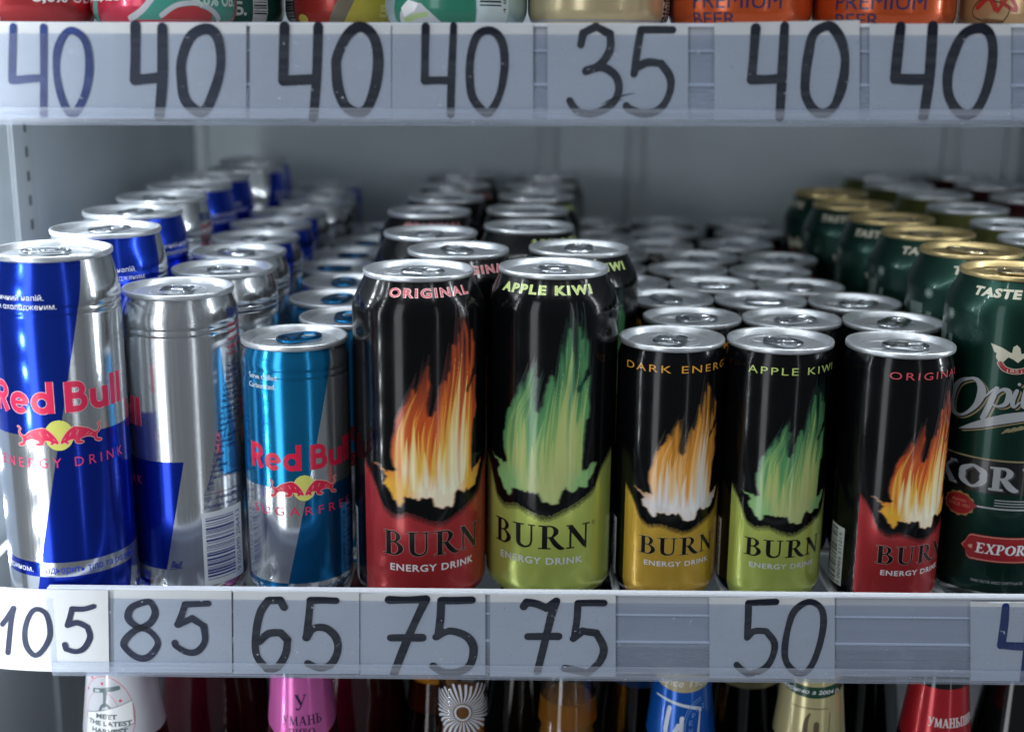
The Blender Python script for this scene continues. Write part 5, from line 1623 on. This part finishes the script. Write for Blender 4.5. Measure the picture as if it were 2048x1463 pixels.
def l_sun(pr, p, k, f):
    W_ = (206, 208, 216)
    cz = f(-66)
    p.ellipse(0, cz, 4.6, 4.6, W_, 1, 36, .78)
    rnd = random.Random(2)
    for i in range(34):
        a = 2 * math.pi * i / 34
        r1 = rnd.uniform(13, 19)
        c, s = math.cos(a), math.sin(a)
        z1 = min(cz + r1 * s, f(-50.5))
        p.stroke([(5.4 * c, cz + 5.4 * s), ((5.4 + r1 * .5) * c + .4 * s, (cz + 5.4 * s + z1) / 2 - .4 * c), (r1 * c * 1.15, z1)], [.5, 1.25, 1.5], W_, 1, per=4)


def l_blue(pr, p, k, f):
    curved(pr, k, f, -44.5, -110, -118, (16, 92, 190), True)
    p.poly([(a * k, f(-46.5 - 5.5 * max(0, math.cos(math.radians(a))))) for a in range(-90, 91, 6)] + [(90 * k, f(-40)), (-90 * k, f(-40))], (176, 164, 130), 1)
    p.text('since 1985', -48 * k, 62 * k, f(-49.0), f(-45.0), WHITE, 2, shear=.3)
    p.stroke([(-56 * k, f(-56.4)), (-30 * k, f(-57)), (30 * k, f(-60.6)), (36 * k, f(-62)), (30 * k, f(-76)), (22 * k, f(-90))], [.6, 1.4, 1.8, 1.8, 1.6, 1.2], (206, 216, 228), 2, split=50)
    for pts in ([(-22 * k, f(-61)), (-26 * k, f(-74)), (-16 * k, f(-77)), (-4 * k, f(-70))], [(2 * k, f(-66)), (0 * k, f(-86))]):
        p.stroke(pts, 2.6, (214, 220, 230), 2)
    p.stroke([(math.cos(a) * 42 * k + 46 * k, f(-71) + math.sin(a) * 16) for a in [math.pi * (.55 + .9 * i / 20) for i in range(21)]], .4, (110, 150, 206), 2)
    p.stroke([(math.cos(a) * 38 * k + 46 * k, f(-71) + math.sin(a) * 14.6) for a in [math.pi * (.55 + .9 * i / 20) for i in range(21)]], .3, (110, 150, 206), 2)
    for i, ch in enumerate('ЧЕРНІ'):
        a = math.pi * (1.0 - .13 * (i - .4))
        x, z = math.cos(a) * 29 * k + 46 * k, f(-71) + math.sin(a) * 11
        p.text(ch, x - 1.0, x + 1.0, z - 1.3, z + 1.3, (110, 150, 206), 2)


def l_gold(pr, p, k, f):
    curved(pr, k, f, -40, -110, -118, (206, 196, 146), True)
    p.poly([(a * k, f(-49.5 - 4.5 * max(0, math.cos(math.radians(a))))) for a in range(-100, 101, 5)] + [(a * k, f(-44.5 - 3.5 * max(0, math.cos(math.radians(a))))) for a in range(100, -101, -5)], (20, 66, 46), 1)
    p.text('варимо з 2004 р.', -62 * k, 58 * k, f(-52.4), f(-49.6), WHITE, 2, shear=.2, bold=.02)
    BR = (98, 86, 62)
    p.stroke([(-36 * k, f(-59.6)), (30 * k, f(-59.6))], .5, BR, 2, smooth=False)
    p.stroke([(-36 * k, f(-62)), (-32 * k, f(-76)), (-20 * k, f(-88))], .5, BR, 2)
    p.stroke([(34 * k, f(-62)), (30 * k, f(-76)), (20 * k, f(-88))], .5, BR, 2)
    p.stroke([(-2 * k, f(-62.5)), (-8 * k, f(-68)), (-8 * k, f(-84))], [1.0, 2.6, 3.2], BR, 2)
    p.stroke([(10 * k, f(-68)), (9 * k, f(-84))], 3.0, BR, 2)


def l_red(pr, p, k, f):
    curved(pr, k, f, -49, -74, -110, (186, 36, 48), True)
    TX = (222, 214, 216)
    serif(p, 'УМАНЬПИВО', -8 * k, 96 * k, f(-69.5), f(-64.5), TX, 1, grow=.2)
    p.text('пиво', 20 * k, 44 * k, f(-74.4), f(-72.6), TX, 1)


def l_dim(col, zlo=-62):
    def g(pr, p, k, f):
        curved(pr, k, f, -34, zlo + 4, zlo - 5, col)
    return g


BOT = [
    (-206.0, 622, 17.0, 21.4, M['wine'], l_white, None, (226, 226, 230), -12, 'dark wine bottle with white neck label reading meet the latest harvest'),
    (-110.5, 622, 15.4, 18.6, M['wine'], l_pink, None, (200, 110, 190), 10, 'bottle with pink neck label'),
    (-24.6, 622, 12.6, 13.2, M['glass_clear'], l_sun, (-60, M['beer']), (120, 120, 124), 2, 'clear amber bottle with white sunburst print on its neck'),
    (31.6, 626, 13.6, 16.0, M['glass_clear'], None, (-63, M['beer']), (150, 130, 60), 0, 'plain clear bottle of amber drink'),
    (92.2, 622, 14.4, 18.4, M['glass_dark'], l_blue, None, (20, 90, 180), -8, 'bottle with bright blue neck label and gold band'),
    (161.0, 622, 15.4, 19.0, M['glass_dark'], l_gold, None, (200, 190, 140), -12, 'bottle with gold neck foil and dark green band'),
    (228.6, 622, 14.2, 18.6, M['glass_dark'], l_red, None, (30, 34, 32), -24, 'bottle with red neck label'),
    (-178.0, 712, 20.5, 28.0, M['wine'], l_dim((206, 200, 206), -47), None, (200, 196, 200), 0, 'dark wine bottle set behind the white labelled one'),
    (-92.5, 706, 21.5, 29.5, M['wine'], None, None, (70, 10, 20), 0, 'dark wine bottle set behind the pink labelled one'),
    (-66.0, 782, 24.0, 30.0, M['glass_dark'], l_dim((206, 44, 116), -92), None, (60, 20, 40), 0, 'bottle with magenta label deep in the lower shelf'),
    (-43.5, 690, 13.2, 14.0, M['glass_brown'], l_dim((196, 204, 220), -55), (-80, M['beer']), (120, 160, 90), 0, 'amber bottle with a white neck band behind the sunburst one'),
    (76.0, 702, 17.5, 23.5, M['glass_dark'], l_dim((20, 70, 130), -82), None, (20, 80, 150), 0, 'bottle with blue neck foil behind the blue labelled one'),
    (142.0, 708, 18.5, 25.0, M['glass_dark'], l_dim((190, 180, 134), -84), None, (190, 180, 130), 0, 'bottle with gold neck foil behind the gold one'),
    (212.0, 706, 15.5, 19.0, M['glass_dark'], l_dim((166, 30, 48), -50), None, (160, 30, 50), 0, 'bottle with short red foil behind the red labelled one'),
    (278.0, 640, 14.5, 20.0, M['glass_dark'], None, None, (60, 60, 64), 0, 'plain black bottle right of the red labelled one'),
    (52.0, 706, 13.6, 15.0, M['glass_brown'], None, (-70, M['beer']), (90, 70, 30), 0, 'brown bottle behind the plain clear one'),
    (8.0, 716, 14.0, 17.0, M['glass_dark'], None, None, (40, 40, 40), 0, 'plain dark bottle behind the two amber bottles'),
]
for x, y, rt, rb_, gm, lb, liq, cap, rz, lab in BOT:
    o = make_bottle(rt, rb_, gm, lb, liq, cap)
    place(o, x, y, FLOORZ + .3, rz, lab, 'bottle', 'bottles on the lower shelf')
